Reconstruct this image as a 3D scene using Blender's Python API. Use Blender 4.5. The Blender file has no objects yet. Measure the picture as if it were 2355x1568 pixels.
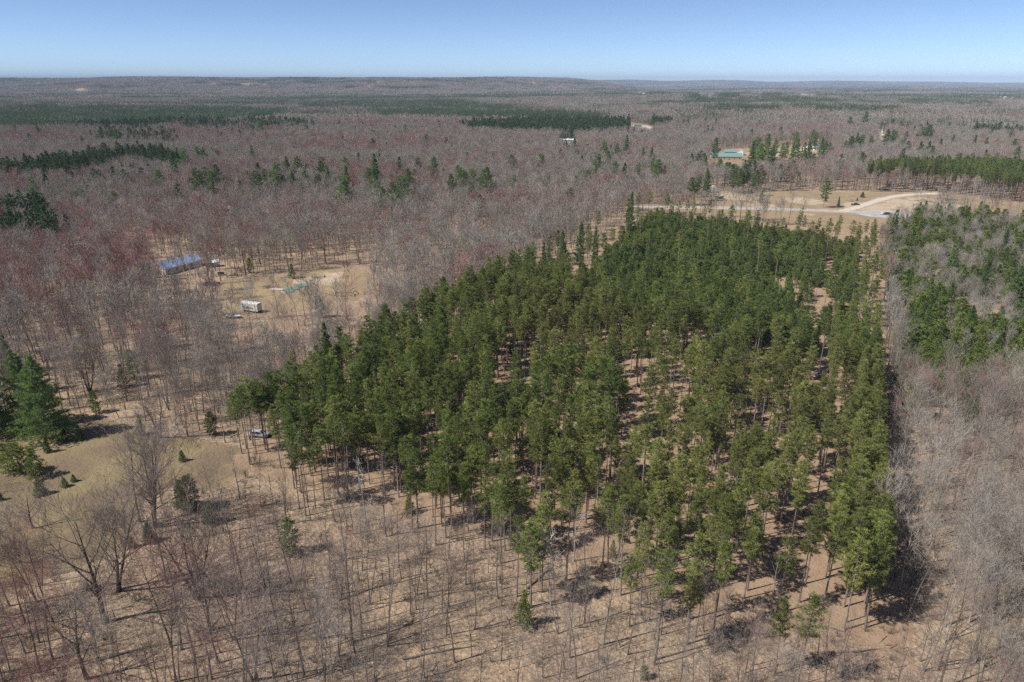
import bpy, math, random
import numpy as np
from mathutils import Vector

# ---------------------------------------------------------------- camera, sky, sun, exposure
scene = bpy.context.scene
COL = scene.collection
CAM_H = 80.0
PITCH = math.radians(20.2)
FPX = 1620.0                       # focal length for a picture 2354 units wide
cam_data = bpy.data.cameras.new('camera')
cam_data.sensor_width = 36.0
cam_data.lens = 36.0 * FPX / 2354.0
cam_data.clip_start = 0.5
cam_data.clip_end = 80000.0
cam = bpy.data.objects.new('camera', cam_data)
COL.objects.link(cam)
cam.location = (0, 0, CAM_H)
cam.rotation_euler = (math.pi / 2 - PITCH, 0, 0)
scene.camera = cam

SUN_EL = math.radians(50)
SHADOW_DIR = Vector((0.945, 0.33, 0)).normalized()      # shadows fall this way
sun_from = Vector((-SHADOW_DIR.x * math.cos(SUN_EL), -SHADOW_DIR.y * math.cos(SUN_EL), math.sin(SUN_EL)))
sl = bpy.data.lights.new('sun', 'SUN')
sl.energy = 4.7
sl.angle = math.radians(0.53)
sl.color = (1.0, 0.955, 0.88)
sun = bpy.data.objects.new('sun', sl)
COL.objects.link(sun)
sun.location = (0, 0, 500)
sun.rotation_euler = (-sun_from).to_track_quat('-Z', 'Y').to_euler()

world = bpy.data.worlds.new('World')
scene.world = world
world.use_nodes = True
wn = world.node_tree
wn.nodes.clear()
w_out = wn.nodes.new('ShaderNodeOutputWorld')
w_bg = wn.nodes.new('ShaderNodeBackground')
w_sky = wn.nodes.new('ShaderNodeTexSky')
w_sky.sky_type = 'NISHITA'
w_sky.sun_disc = False
w_sky.sun_elevation = SUN_EL
w_sky.sun_rotation = math.atan2(sun_from.x, sun_from.y)
w_sky.altitude = 300
w_sky.air_density = 0.42
w_sky.dust_density = 0.1
w_sky.ozone_density = 2.6
w_bg.inputs['Strength'].default_value = 0.12
wn.links.new(w_sky.outputs[0], w_bg.inputs[0])
wn.links.new(w_bg.outputs[0], w_out.inputs[0])

scene.view_settings.view_transform = 'Standard'
scene.view_settings.look = 'None'
scene.view_settings.exposure = 0.30
scene.view_settings.gamma = 1.0
scene.view_settings.use_curve_mapping = False
scene.render.engine = 'CYCLES'
cy = scene.cycles
cy.max_bounces = 4
cy.diffuse_bounces = 2
cy.glossy_bounces = 2
cy.transmission_bounces = 2
cy.transparent_max_bounces = 8
cy.volume_bounces = 0
cy.caustics_reflective = False
cy.caustics_refractive = False
cy.use_denoising = False
scene.render.filter_size = 1.1

random.seed(11)
RNG = np.random.default_rng(7)

# ---------------------------------------------------------------- terrain and lookup helpers
def sstep(a, b, v):
    t = np.clip((v - a) / (b - a), 0, 1)
    return t * t * (3 - 2 * t)

HILLS = [(620, 1750, 420, 380, 16), (150, 1500, 260, 240, 7), (-560, 1250, 300, 200, 7), (1150, 1350, 260, 220, 10),
         (-1300, 1900, 500, 300, 10), (900, 2900, 700, 500, 22), (-300, 2700, 500, 300, 6)]

def terrain(x, y):
    x = np.asarray(x, float); y = np.asarray(y, float)
    d = np.hypot(x, y)
    z = 0.35 * np.sin(x / 37 + 1.2) * np.sin(y / 51) + 0.3 * np.sin(x / 83 - y / 67)
    for (cx, cyy, sx, sy, hh) in HILLS:
        z = z + hh * np.exp(-((x - cx) / sx) ** 2 - ((y - cyy) / sy) ** 2)
    wob = 12 * np.sin(x / 610 + 0.7) + 9 * np.sin(x / 277 + y / 900) + 6 * np.sin(x / 141 + 2)
    edge = y - (5600 + 500 * np.sin(x / 900 + 0.5) + 260 * np.sin(x / 370))
    pl = sstep(-1100, 1100, edge) * sstep(1150, 250, x - 0.03 * y) * sstep(14500, 11500, y)
    z = z + pl * (97 + wob * 0.28)
    low = sstep(2500, 4500, y) * (1 - pl)
    z = z + low * (5 * np.sin(x / 730 + y / 610) + 4 * np.sin(x / 333))
    # low ranges near the skyline
    far = sstep(12500, 15500, y) * sstep(19500, 17000, y)
    rng = sstep(-500, 1200, x) * sstep(5600, 4300, x) * 70 + sstep(5600, 7600, x) * sstep(10800, 8600, x) * 42
    z = z + far * (rng * 0.55 + 50 + 10 * np.sin(x / 800) + 5 * np.sin(x / 310))
    far2 = sstep(19000, 22000, y)
    z = z + far2 * (24 + 6 * np.sin(x / 1500 + 1) + 3 * np.sin(x / 480))
    return z

CP, SP = math.cos(PITCH), math.sin(PITCH)

def P(px, py, z=0.0):
    """the place on the ground (or z metres above it) that is looked at through a point of the 2354 x 1568 view"""
    a = (px - 1177) / FPX; b = -(py - 784) / FPX
    d = Vector((a, CP + b * SP, -SP + b * CP))
    g = 0.0; q = None
    for _ in range(6):
        if d.z > -1e-5: d.z = -1e-5
        t = (g + z - CAM_H) / d.z
        q = Vector((d.x * t, d.y * t, 0))
        g = float(terrain(q.x, q.y)) if q.y < 9000 else 0.0
    return Vector((q.x, q.y, float(terrain(q.x, q.y))))

def project(x, y, z):
    z = z - CAM_H
    dep = y * CP - z * SP
    up = y * SP + z * CP
    return 1177 + FPX * x / dep, 784 - FPX * up / dep

def inside(poly, x, y):
    x = np.asarray(x); y = np.asarray(y)
    r = np.zeros(x.shape, bool)
    n = len(poly)
    for i in range(n):
        x0, y0 = poly[i][0], poly[i][1]; x1, y1 = poly[(i + 1) % n][0], poly[(i + 1) % n][1]
        if y0 == y1: continue
        c = ((y0 > y) != (y1 > y)) & (x < (x1 - x0) * (y - y0) / (y1 - y0) + x0)
        r ^= c
    return r

def ground_poly(pts, z=0.0):
    return [(lambda v: (v.x, v.y))(P(a, b, z)) for a, b in pts]

_h = np.random.default_rng(3).random((256, 256))
def vnoise(x, y, s):
    """smooth value noise 0..1 with feature size s metres"""
    x = np.asarray(x, float) / s + 1000; y = np.asarray(y, float) / s + 1000
    xi = np.floor(x).astype(int); yi = np.floor(y).astype(int)
    fx = x - xi; fy = y - yi
    fx = fx * fx * (3 - 2 * fx); fy = fy * fy * (3 - 2 * fy)
    a = _h[xi % 256, yi % 256]; b = _h[(xi + 1) % 256, yi % 256]
    c = _h[xi % 256, (yi + 1) % 256]; d = _h[(xi + 1) % 256, (yi + 1) % 256]
    return (a * (1 - fx) + b * fx) * (1 - fy) + (c * (1 - fx) + d * fx) * fy

# ---------------------------------------------------------------- materials
def newmat(name, rough=0.85):
    m = bpy.data.materials.new(name); m.use_nodes = True
    nt = m.node_tree
    b = nt.nodes['Principled BSDF']
    b.inputs['Roughness'].default_value = rough
    b.inputs['Specular IOR Level'].default_value = 0.25
    return m, nt, b

def nd(nt, typ, **kw):
    n = nt.nodes.new(typ)
    for k, v in kw.items():
        if k in n.inputs: n.inputs[k].default_value = v
        else: setattr(n, k, v)
    return n

def mixc(nt, fac, a, b, blend='MIX'):
    n = nt.nodes.new('ShaderNodeMix'); n.data_type = 'RGBA'; n.blend_type = blend
    for sock, v in ((n.inputs[0], fac), (n.inputs[6], a), (n.inputs[7], b)):
        if hasattr(v, 'is_linked') or isinstance(v, bpy.types.NodeSocket): nt.links.new(v, sock)
        elif isinstance(v, tuple): sock.default_value = (*v, 1) if len(v) == 3 else v
        else: sock.default_value = v
    return n.outputs[2]

def maprange(nt, v, a, b, c=0.0, d=1.0):
    n = nt.nodes.new('ShaderNodeMapRange')
    nt.links.new(v, n.inputs[0])
    n.inputs[1].default_value = a; n.inputs[2].default_value = b
    n.inputs[3].default_value = c; n.inputs[4].default_value = d
    return n.outputs[0]

def math_n(nt, op, a, b=None):
    n = nt.nodes.new('ShaderNodeMath'); n.operation = op
    for s, v in ((n.inputs[0], a), (n.inputs[1], b)):
        if v is None: continue
        if isinstance(v, bpy.types.NodeSocket): nt.links.new(v, s)
        else: s.default_value = v
    return n.outputs[0]

def noise(nt, vec, scale, detail=3.0, rough=0.55):
    n = nd(nt, 'ShaderNodeTexNoise'); n.inputs['Scale'].default_value = scale
    n.inputs['Detail'].default_value = detail; n.inputs['Roughness'].default_value = rough
    nt.links.new(vec, n.inputs['Vector'])
    return n.outputs[0]

def plain(name, col, rough=0.7, var=0.15, scale=1.5, metal=0.0):
    m, nt, b = newmat(name, rough)
    tc = nd(nt, 'ShaderNodeTexCoord')
    n = noise(nt, tc.outputs['Object'], scale, 4)
    lo = tuple(c * (1 - var) for c in col); hi = tuple(min(1, c * (1 + var)) for c in col)
    nt.links.new(mixc(nt, maprange(nt, n, 0.3, 0.7), lo, hi), b.inputs['Base Color'])
    b.inputs['Metallic'].default_value = metal
    return m

def leafmat(name, cols, rnd=0.25, trans=0.32, spot=0.35):
    """needles or twigs: colour drifts over the land and from plant to plant"""
    m, nt, b = newmat(name, 0.75)
    geo = nd(nt, 'ShaderNodeNewGeometry'); oi = nd(nt, 'ShaderNodeObjectInfo')
    pos = geo.outputs['Position']
    n1 = noise(nt, pos, 0.018, 2)
    c = mixc(nt, maprange(nt, n1, 0.35, 0.65), cols[0], cols[1])
    if len(cols) > 2:
        r = maprange(nt, oi.outputs['Random'], 0.72, 1.0)
        n3 = maprange(nt, noise(nt, pos, 0.007, 2), 0.50, 0.66)
        c = mixc(nt, math_n(nt, 'MAXIMUM', math_n(nt, 'MULTIPLY', r, 0.75), n3), c, cols[2])
    rr = maprange(nt, oi.outputs['Random'], 0, 1, 1 - rnd, 1 + rnd)
    n2 = maprange(nt, noise(nt, pos, 1.1, 2), 0.3, 0.7, 1 - spot, 1 + spot)
    f = math_n(nt, 'MULTIPLY', rr, n2)
    comb = nd(nt, 'ShaderNodeCombineColor')
    for i in range(3): nt.links.new(f, comb.inputs[i])
    c = mixc(nt, 1.0, c, comb.outputs[0], 'MULTIPLY')
    nt.links.new(c, b.inputs['Base Color'])
    if trans:
        tr = nd(nt, 'ShaderNodeBsdfTranslucent')
        nt.links.new(c, tr.inputs[0])
        mx = nd(nt, 'ShaderNodeMixShader'); mx.inputs[0].default_value = trans
        nt.links.new(b.outputs[0], mx.inputs[1]); nt.links.new(tr.outputs[0], mx.inputs[2])
        nt.links.new(mx.outputs[0], nt.nodes['Material Output'].inputs[0])
    return m

M = {}
M['needle_red'] = leafmat('red_pine_needles', [(0.190, 0.232, 0.052), (0.155, 0.212, 0.052), (0.245, 0.240, 0.070)], rnd=0.34)
M['needle_white'] = leafmat('white_pine_needles', [(0.165, 0.245, 0.072), (0.135, 0.215, 0.070)])
M['needle_young'] = leafmat('young_pine_needles', [(0.185, 0.240, 0.056), (0.150, 0.215, 0.056), (0.225, 0.240, 0.065)])
M['needle_far'] = leafmat('distant_pine_needles', [(0.095, 0.140, 0.050), (0.080, 0.125, 0.050)], trans=0.15)
M['twig'] = leafmat('hardwood_twigs', [(0.305, 0.276, 0.226), (0.345, 0.318, 0.270), (0.335, 0.238, 0.200)], rnd=0.22, trans=0.0, spot=0.15)
M['twig_near'] = leafmat('near_hardwood_twigs', [(0.235, 0.195, 0.165), (0.275, 0.235, 0.20), (0.27, 0.18, 0.155)], rnd=0.2, trans=0.0, spot=0.15)
M['twig_grey'] = leafmat('aspen_twigs', [(0.36, 0.32, 0.275), (0.33, 0.285, 0.245)], rnd=0.2, trans=0.0, spot=0.15)
M['twig_red'] = leafmat('budding_maple_twigs', [(0.335, 0.165, 0.145), (0.30, 0.17, 0.15)], rnd=0.2, trans=0.0, spot=0.15)
M['bark'] = leafmat('hardwood_bark', [(0.135, 0.115, 0.098), (0.18, 0.156, 0.135), (0.25, 0.228, 0.20)], rnd=0.25, trans=0, spot=0.3)
M['bark_dark'] = leafmat('oak_bark', [(0.085, 0.068, 0.056), (0.11, 0.09, 0.075)], rnd=0.2, trans=0, spot=0.3)
M['bark_pale'] = leafmat('birch_bark', [(0.62, 0.60, 0.56), (0.5, 0.48, 0.45)], rnd=0.1, trans=0, spot=0.35)
M['bark_aspen'] = leafmat('aspen_bark', [(0.34, 0.31, 0.26), (0.29, 0.265, 0.22)], rnd=0.2, trans=0, spot=0.25)
M['bark_pine'] = leafmat('pine_bark', [(0.27, 0.215, 0.18), (0.24, 0.20, 0.175)], rnd=0.25, trans=0, spot=0.3)
M['brush'] = leafmat('brush_twigs', [(0.15, 0.115, 0.10), (0.18, 0.145, 0.12), (0.2, 0.12, 0.10)], rnd=0.2, trans=0, spot=0.2)

def ground_material():
    m, nt, b = newmat('forest_floor', 0.95)
    b.inputs['Specular IOR Level'].default_value = 0.1
    tc = nd(nt, 'ShaderNodeTexCoord'); v = tc.outputs['Object']
    at = nd(nt, 'ShaderNodeAttribute'); at.attribute_name = 'zone'
    sep = nd(nt, 'ShaderNodeSeparateColor'); nt.links.new(at.outputs['Color'], sep.inputs[0])
    at2 = nd(nt, 'ShaderNodeAttribute'); at2.attribute_name = 'far'
    big = noise(nt, v, 0.035, 4); mid = noise(nt, v, 0.35, 5, 0.65); fine = noise(nt, v, 1.9, 5, 0.75)
    vor = nd(nt, 'ShaderNodeTexVoronoi'); vor.inputs['Scale'].default_value = 1.6
    nt.links.new(v, vor.inputs['Vector'])
    leaf = mixc(nt, maprange(nt, mid, 0.35, 0.65), (0.310, 0.218, 0.142), (0.450, 0.342, 0.230))
    leaf = mixc(nt, maprange(nt, big, 0.42, 0.60, 0.0, 0.8), leaf, (0.27, 0.190, 0.150))
    leaf = mixc(nt, maprange(nt, noise(nt, v, 0.12, 5, 0.7), 0.50, 0.64, 0.0, 0.6), leaf, (0.44, 0.285, 0.185))
    leaf = mixc(nt, maprange(nt, fine, 0.47, 0.66, 0.0, 0.8), leaf, (0.60, 0.475, 0.34))
    leaf = mixc(nt, maprange(nt, fine, 0.5, 0.32, 0.0, 0.75), leaf, (0.15, 0.105, 0.075))
    sepv = nd(nt, 'ShaderNodeSeparateColor'); nt.links.new(vor.outputs['Color'], sepv.inputs[0])
    leaf = mixc(nt, maprange(nt, sepv.outputs[0], 0.8, 1.0, 0, 0.35), leaf, (0.20, 0.14, 0.10))
    grass = mixc(nt, maprange(nt, mid, 0.3, 0.7), (0.315, 0.240, 0.132), (0.410, 0.315, 0.195))
    grass = mixc(nt, maprange(nt, noise(nt, v, 0.09, 5), 0.40, 0.60, 0.9, 0.1), grass, (0.300, 0.215, 0.145))
    grass = mixc(nt, maprange(nt, fine, 0.5, 0.25, 0, 0.5), grass, (0.14, 0.12, 0.05))
    at3 = nd(nt, 'ShaderNodeAttribute'); at3.attribute_name = 'meadow'
    mead = mixc(nt, maprange(nt, noise(nt, v, 0.07, 5, 0.6), 0.42, 0.60), (0.225, 0.168, 0.112), (0.305, 0.240, 0.132))
    mead = mixc(nt, maprange(nt, fine, 0.5, 0.3, 0, 0.6), mead, (0.11, 0.09, 0.05))
    grass = mixc(nt, at3.outputs['Fac'], grass, mead)
    duff = mixc(nt, maprange(nt, mid, 0.35, 0.65), (0.33, 0.220, 0.142), (0.42, 0.305, 0.21))
    duff = mixc(nt, maprange(nt, fine, 0.5, 0.28, 0, 0.5), duff, (0.19, 0.11, 0.07))
    sand = mixc(nt, maprange(nt, mid, 0.3, 0.7), (0.43, 0.335, 0.235), (0.56, 0.45, 0.325))
    def edge(s):    # ragged zone borders
        j = math_n(nt, 'ADD', s, math_n(nt, 'MULTIPLY', math_n(nt, 'SUBTRACT', noise(nt, v, 0.16, 5, 0.65), 0.5), 1.1))
        return maprange(nt, j, 0.38, 0.62)
    c = mixc(nt, edge(sep.outputs[0]), leaf, grass)
    c = mixc(nt, edge(sep.outputs[2]), c, duff)
    c = mixc(nt, edge(sep.outputs[1]), c, sand)
    # far woods beyond the last trees built one by one
    n1 = noise(nt, v, 0.0016, 4, 0.6)
    mp = nd(nt, 'ShaderNodeMapping'); mp.inputs['Scale'].default_value = (0.35, 1.0, 1.0); nt.links.new(v, mp.inputs[0])
    n2 = noise(nt, mp.outputs[0], 0.0022, 3, 0.55)
    wood = mixc(nt, maprange(nt, n1, 0.35, 0.65), (0.120, 0.095, 0.085), (0.165, 0.130, 0.115))
    wood = mixc(nt, maprange(nt, n2, 0.56, 0.64), wood, (0.040, 0.062, 0.036))
    wood = mixc(nt, maprange(nt, noise(nt, mp.outputs[0], 0.004, 3), 0.66, 0.72), wood, (0.23, 0.20, 0.13))
    c = mixc(nt, at2.outputs['Fac'], c, wood)
    nt.links.new(c, b.inputs['Base Color'])
    bp = nd(nt, 'ShaderNodeBump'); bp.inputs['Strength'].default_value = 0.9; bp.inputs['Distance'].default_value = 0.35
    nt.links.new(math_n(nt, 'ADD', fine, mid), bp.inputs['Height'])
    nt.links.new(bp.outputs[0], b.inputs['Normal'])
    return m
M['ground'] = ground_material()

# ---------------------------------------------------------------- object helpers
def link(o, parent=None):
    COL.objects.link(o)
    if parent is not None: o.parent = parent
    return o

def tag(o, label=None, cat=None, group=None, kind=None):
    if label: o['label'] = label
    if cat: o['category'] = cat
    if group: o['group'] = group
    if kind: o['kind'] = kind
    return o

def empty(name, loc=(0, 0, 0), rz=0.0, s=1.0):
    o = bpy.data.objects.new(name, None)
    o.location = loc; o.rotation_euler = (0, 0, rz); o.scale = (s, s, s)
    o.empty_display_size = 0.3
    return link(o)

class MB:
    def __init__(self): self.v = []; self.f = []; self.m = []; self.mi = 0
    def quad(self, a, b, c, d):
        n = len(self.v); self.v += [tuple(a), tuple(b), tuple(c), tuple(d)]; self.f.append((n, n + 1, n + 2, n + 3)); self.m.append(self.mi)
    def box(self, x0, x1, y0, y1, z0, z1):
        n = len(self.v)
        self.v += [(x0, y0, z0), (x1, y0, z0), (x1, y1, z0), (x0, y1, z0), (x0, y0, z1), (x1, y0, z1), (x1, y1, z1), (x0, y1, z1)]
        for q in ((3, 2, 1, 0), (4, 5, 6, 7), (0, 1, 5, 4), (1, 2, 6, 5), (2, 3, 7, 6), (3, 0, 4, 7)):
            self.f.append(tuple(n + i for i in q)); self.m.append(self.mi)
    def tube(self, pts, rad, n=6, cap=False):
        pts = [Vector(p) for p in pts]
        base = None
        for i, p in enumerate(pts):
            d = (pts[min(i + 1, len(pts) - 1)] - pts[max(i - 1, 0)])
            if d.length < 1e-9: d = Vector((0, 0, 1))
            d.normalize()
            a = d.orthogonal() if base is None else (base - d * base.dot(d))
            if a.length < 1e-6: a = d.orthogonal()
            a.normalize(); base = a
            b = d.cross(a)
            st = len(self.v)
            if rad[i] <= 1e-4 and i == len(pts) - 1:
                self.v.append(tuple(p))
                for k in range(n):
                    self.f.append((st - n + k, st - n + (k + 1) % n, st)); self.m.append(self.mi)
                return
            for k in range(n):
                t = 2 * math.pi * k / n
                self.v.append(tuple(p + (a * math.cos(t) + b * math.sin(t)) * rad[i]))
            if i:
                for k in range(n):
                    self.f.append((st - n + k, st - n + (k + 1) % n, st + (k + 1) % n, st + k)); self.m.append(self.mi)
        if cap:
            st = len(self.v)
            self.f.append(tuple(st - n + k for k in range(n))); self.m.append(self.mi)
            self.f.append(tuple(reversed(range(st - n * len(pts), st - n * len(pts) + n)))); self.m.append(self.mi)
    def prism(self, prof, y0, y1, axis='y'):
        """profile of (a, z) points pushed along the other level axis"""
        n = len(self.v); k = len(prof)
        for yy in (y0, y1):
            for (a, z) in prof: self.v.append((a, yy, z) if axis == 'y' else (yy, a, z))
        for i in range(k):
            j = (i + 1) % k
            self.f.append((n + i, n + j, n + k + j, n + k + i)); self.m.append(self.mi)
        self.f.append(tuple(n + i for i in reversed(range(k)))); self.m.append(self.mi)
        self.f.append(tuple(n + k + i for i in range(k))); self.m.append(self.mi)
    def mesh(self, name, mats, smooth=False):
        me = bpy.data.meshes.new(name)
        me.from_pydata(self.v, [], self.f)
        for m in (mats if isinstance(mats, (list, tuple)) else [mats]): me.materials.append(m)
        if len(me.materials) > 1: me.polygons.foreach_set('material_index', self.m)
        if smooth: me.polygons.foreach_set('use_smooth', [True] * len(me.polygons))
        me.update()
        return me
    def build(self, name, mats, parent=None, smooth=False):
        return link(bpy.data.objects.new(name, self.mesh(name, mats, smooth)), parent)

# ---------------------------------------------------------------- tree shapes
def rv(): return Vector((random.uniform(-1, 1), random.uniform(-1, 1), random.uniform(-1, 1)))

def bend(start, d, length, segs, curl, wob, up=0.0):
    pts = [start.copy()]; d = d.normalized(); p = start.copy()
    for _ in range(segs):
        d = (d + Vector((0, 0, up)) + rv() * wob).normalized()
        p = p + d * (length / segs); pts.append(p.copy())
    return pts, d

def side(d, ang, az):
    a = d.orthogonal().normalized(); b = d.cross(a)
    o = a * math.cos(az) + b * math.sin(az)
    return (d * math.cos(ang) + o * math.sin(ang)).normalized()

def hardwood(seed, H=18.0, r0=0.17, start=0.42, nb=15, spread=0.30, twigs=(6, 5, 3), tw=0.022, stems=1, lean=0.03, ang=(0.55, 0.95), gnarl=0.10):
    """bare broad-leaved tree -> (trunk with limbs, crown of twigs)"""
    random.seed(seed)
    T = MB(); C = MB()
    for s in range(stems):
        az0 = random.uniform(0, 6.28)
        h = H * (1 if stems == 1 else random.uniform(0.8, 1.0))
        d0 = Vector((math.cos(az0), math.sin(az0), 0)) * (lean if stems == 1 else random.uniform(0.12, 0.38)) + Vector((0, 0, 1))
        base = Vector((0, 0, -0.25)) + (Vector((math.cos(az0), math.sin(az0), 0)) * r0 * 0.8 if stems > 1 else Vector())
        segs = 9
        pts, _ = bend(base, d0, h, segs, 0, gnarl * 0.55, 0.05)
        rr = r0 * (1 if stems == 1 else 0.72)
        rad = [rr * (1 - 0.93 * (i / segs) ** 0.9) for i in range(segs + 1)]
        rad[0] *= 1.35
        T.tube(pts, rad, 6)
        def at(t):
            f = t * segs; i = min(int(f), segs - 1); return pts[i].lerp(pts[i + 1], f - i), rad[i] + (rad[i + 1] - rad[i]) * (f - i)
        az = random.uniform(0, 6.28)
        for k in range(nb):
            t = start + (0.985 - start) * ((k + random.random() * 0.8) / nb)
            p, pr = at(t)
            az += 2.4 + random.uniform(-0.5, 0.5)
            a = random.uniform(*ang) * (1.05 - 0.35 * t)
            d = side((pts[min(int(t * segs) + 1, segs)] - pts[int(t * segs)]).normalized(), a, az)
            L = h * spread * (0.5 + 0.8 * math.sin(math.pi * min(1, (t - start) / (1 - start) * 0.82 + 0.18))) * random.uniform(0.7, 1.2)
            bp, bd = bend(p, d, L, 4, 0, gnarl, 0.10)
            br = max(pr * 0.55, tw * 1.3)
            T.tube(bp, [br, br * 0.7, br * 0.45, br * 0.28, 0.0], 4)
            for j in range(twigs[0]):
                tt = 0.25 + 0.75 * (j + random.random()) / twigs[0]
                f = min(tt, 0.999) * 4; i = int(f)
                q = bp[i].lerp(bp[i + 1], f - i)
                dd = side((bp[i + 1] - bp[i]).normalized(), random.uniform(0.4, 0.9), random.uniform(0, 6.28))
                l2 = L * random.uniform(0.35, 0.6) * (1.2 - 0.5 * tt)
                sp, sd = bend(q, dd, l2, 2, 0, gnarl * 1.5, 0.12)
                w2 = max(tw * 1.15, br * 0.30)
                C.tube(sp, [w2, w2 * 0.6, 0.0], 3)
                for u in range(twigs[1]):
                    tu = 0.2 + 0.8 * (u + random.random()) / twigs[1]
                    f2 = min(tu, 0.999) * 2; i2 = int(f2)
                    q2 = sp[i2].lerp(sp[i2 + 1], f2 - i2)
                    d2 = side((sp[i2 + 1] - sp[i2]).normalized(), random.uniform(0.35, 0.9), random.uniform(0, 6.28)) + Vector((0, 0, 0.25))
                    l3 = l2 * random.uniform(0.4, 0.75)
                    e = q2 + d2.normalized() * l3
                    C.tube([q2, e], [tw * 0.8, 0.0], 3)
                    for w in range(twigs[2]):
                        q3 = q2.lerp(e, random.uniform(0.25, 0.95))
                        d3 = side(d2.normalized(), random.uniform(0.4, 0.8), random.uniform(0, 6.28)) + Vector((0, 0, 0.3))
                        e3 = q3 + d3.normalized() * l3 * random.uniform(0.4, 0.8)
                        s3 = d3.cross(rv()).normalized() * tw * 0.62
                        n = len(C.v); C.v += [tuple(q3 - s3), tuple(q3 + s3), tuple(e3)]; C.f.append((n, n + 1, n + 2)); C.m.append(0)
    return T, C

def tuft(C, c, axis, L, n, w):
    for _ in range(n):
        d = (axis * 0.75 + rv()).normalized()
        s = d.cross(rv()).normalized() * w
        k = len(C.v)
        C.v += [tuple(c + s), tuple(c - s), tuple(c + d * L - s * 0.5), tuple(c + d * L + s * 0.5)]
        C.f.append((k, k + 1, k + 2, k + 3)); C.m.append(0)

def pine(seed, H=20.0, r0=0.16, base=0.5, rmax=2.7, whorl=0.62, nbr=5, tl=0.42, tn=8, tw=0.05, per=4, shape='oval', up=0.25, droop=0.0, irr=0.25, stubs=True, skip=0.08):
    random.seed(seed)
    T = MB(); C = MB()
    segs = 6
    pts, _ = bend(Vector((0, 0, -0.25)), Vector((random.uniform(-.015, .015), random.uniform(-.015, .015), 1)), H + 0.1, segs, 0, 0.012, 0.02)
    rad = [r0 * (1 - 0.93 * (i / segs)) for i in range(segs + 1)]; rad[0] *= 1.2
    T.tube(pts, rad, 6)
    def at(z):
        f = min(max((z + 0.25) / (H + 0.1), 0), 0.999) * segs; i = int(f); return pts[i].lerp(pts[i + 1], f - i)
    z = H * base; az = 0
    zc0 = z
    while z < H - 0.15:
        t = (z - zc0) / (H - zc0)
        if shape == 'oval': R = rmax * (0.62 + 0.38 * math.sin(min(t / 0.35, 1) * 1.57)) * (1 - max(0, t - 0.35) / 0.65 * 0.90) ** 0.58
        else: R = rmax * (1 - t * 0.93) ** 0.85
        az += 0.7
        for k in range(nbr):
            if random.random() < skip: continue
            a = az + 6.283 * k / nbr + random.uniform(-0.35, 0.35)
            L = R * random.uniform(1 - irr * 1.6, 1 + irr)
            if L < 0.15: continue
            zz = z + random.uniform(-0.3, 0.3) * whorl
            el = up * (0.4 + 1.3 * t) - droop * (1 - t)
            d = Vector((math.cos(a), math.sin(a), el)).normalized()
            p0 = at(zz)
            bp, bd = bend(p0, d, L, 3, 0, 0.08, 0.06)
            T.tube(bp, [0.02 + 0.012 * L, 0.016 + 0.006 * L, 0.012, 0.0], 3)
            m = max(2, int(per * L / rmax + 1.5))
            for j in range(m):
                tt = 0.36 + 0.64 * (j + random.random() * 0.7) / m if L > 1 else 0.15 + 0.85 * (j + 0.5) / m
                f = min(tt, 0.999) * 3; i = int(f)
                q = bp[i].lerp(bp[i + 1], f - i)
                lat = Vector((-d.y, d.x, 0)) * random.uniform(-1, 1) * 0.34 * L * (1.1 - tt * 0.6)
                q = q + lat + Vector((0, 0, random.uniform(-0.08, 0.18)))
                tuft(C, q, (d + lat * 0.4 + Vector((0, 0, 0.55))).normalized(), tl * random.uniform(0.8, 1.2), tn, tw)
        z += whorl * random.uniform(0.8, 1.2)
    for _ in range(6): tuft(C, at(H - random.random() * 0.5), Vector((0, 0, 1)), tl, tn, tw)
    if stubs:
        for _ in range(10):
            zz = H * random.uniform(0.25, base); a = random.uniform(0, 6.28)
            p = at(zz); L = random.uniform(0.4, 1.5)
            T.tube([p, p + Vector((math.cos(a) * L, math.sin(a) * L, random.uniform(-0.2, 0.15) * L))], [0.03, 0.0], 3)
    return T, C

def shrub(seed, H=3.0, stems=14, tw=0.02, spread=0.7, sub=7):
    random.seed(seed)
    C = MB()
    for _ in range(stems):
        a = random.uniform(0, 6.28); s = random.uniform(0.1, spread)
        h = H * random.uniform(0.6, 1.0)
        bp, _d = bend(Vector((random.uniform(-.3, .3), random.uniform(-.3, .3), -0.1)), Vector((math.cos(a) * s, math.sin(a) * s, 1)), h, 3, 0, 0.12, 0.0)
        C.tube(bp, [tw * 1.5, tw * 1.2, tw, 0], 3)
        for j in range(sub):
            f = random.uniform(0.7, 2.99); i = int(f); q = bp[i].lerp(bp[i + 1], f - i)
            d = side((bp[i + 1] - bp[i]).normalized(), random.uniform(0.3, 0.9), random.uniform(0, 6.28))
            e = q + d * h * random.uniform(0.15, 0.4)
            C.tube([q, e], [tw * 0.7, 0], 3)
            for w in range(3):
                q3 = q.lerp(e, random.uniform(0.3, 0.9)); d3 = side(d, random.uniform(0.4, 0.9), random.uniform(0, 6.28))
                e3 = q3 + d3 * h * random.uniform(0.08, 0.2); s3 = d3.cross(rv()).normalized() * tw * 0.6
                n = len(C.v); C.v += [tuple(q3 - s3), tuple(q3 + s3), tuple(e3)]; C.f.append((n, n + 1, n + 2)); C.m.append(0)
    return C

class Proto:
    """a kind of tree: the two part meshes, and one joined object (never in the scene itself) for masses of trees"""
    def __init__(self, key, T, C, mt, mc):
        self.key = key
        self.trunk = T.mesh(key + '_trunk', mt) if T else None
        self.crown = C.mesh(key + '_crown', mc)
        J = MB()
        for src, mi in ((T, 0), (C, 1)):
            if src is None: continue
            n = len(J.v); J.v += src.v; J.f += [tuple(i + n for i in f) for f in src.f]; J.m += [mi] * len(src.f)
        self.J = J
        self.joined = bpy.data.objects.new(key, J.mesh(key, [mt, mc]))

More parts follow.
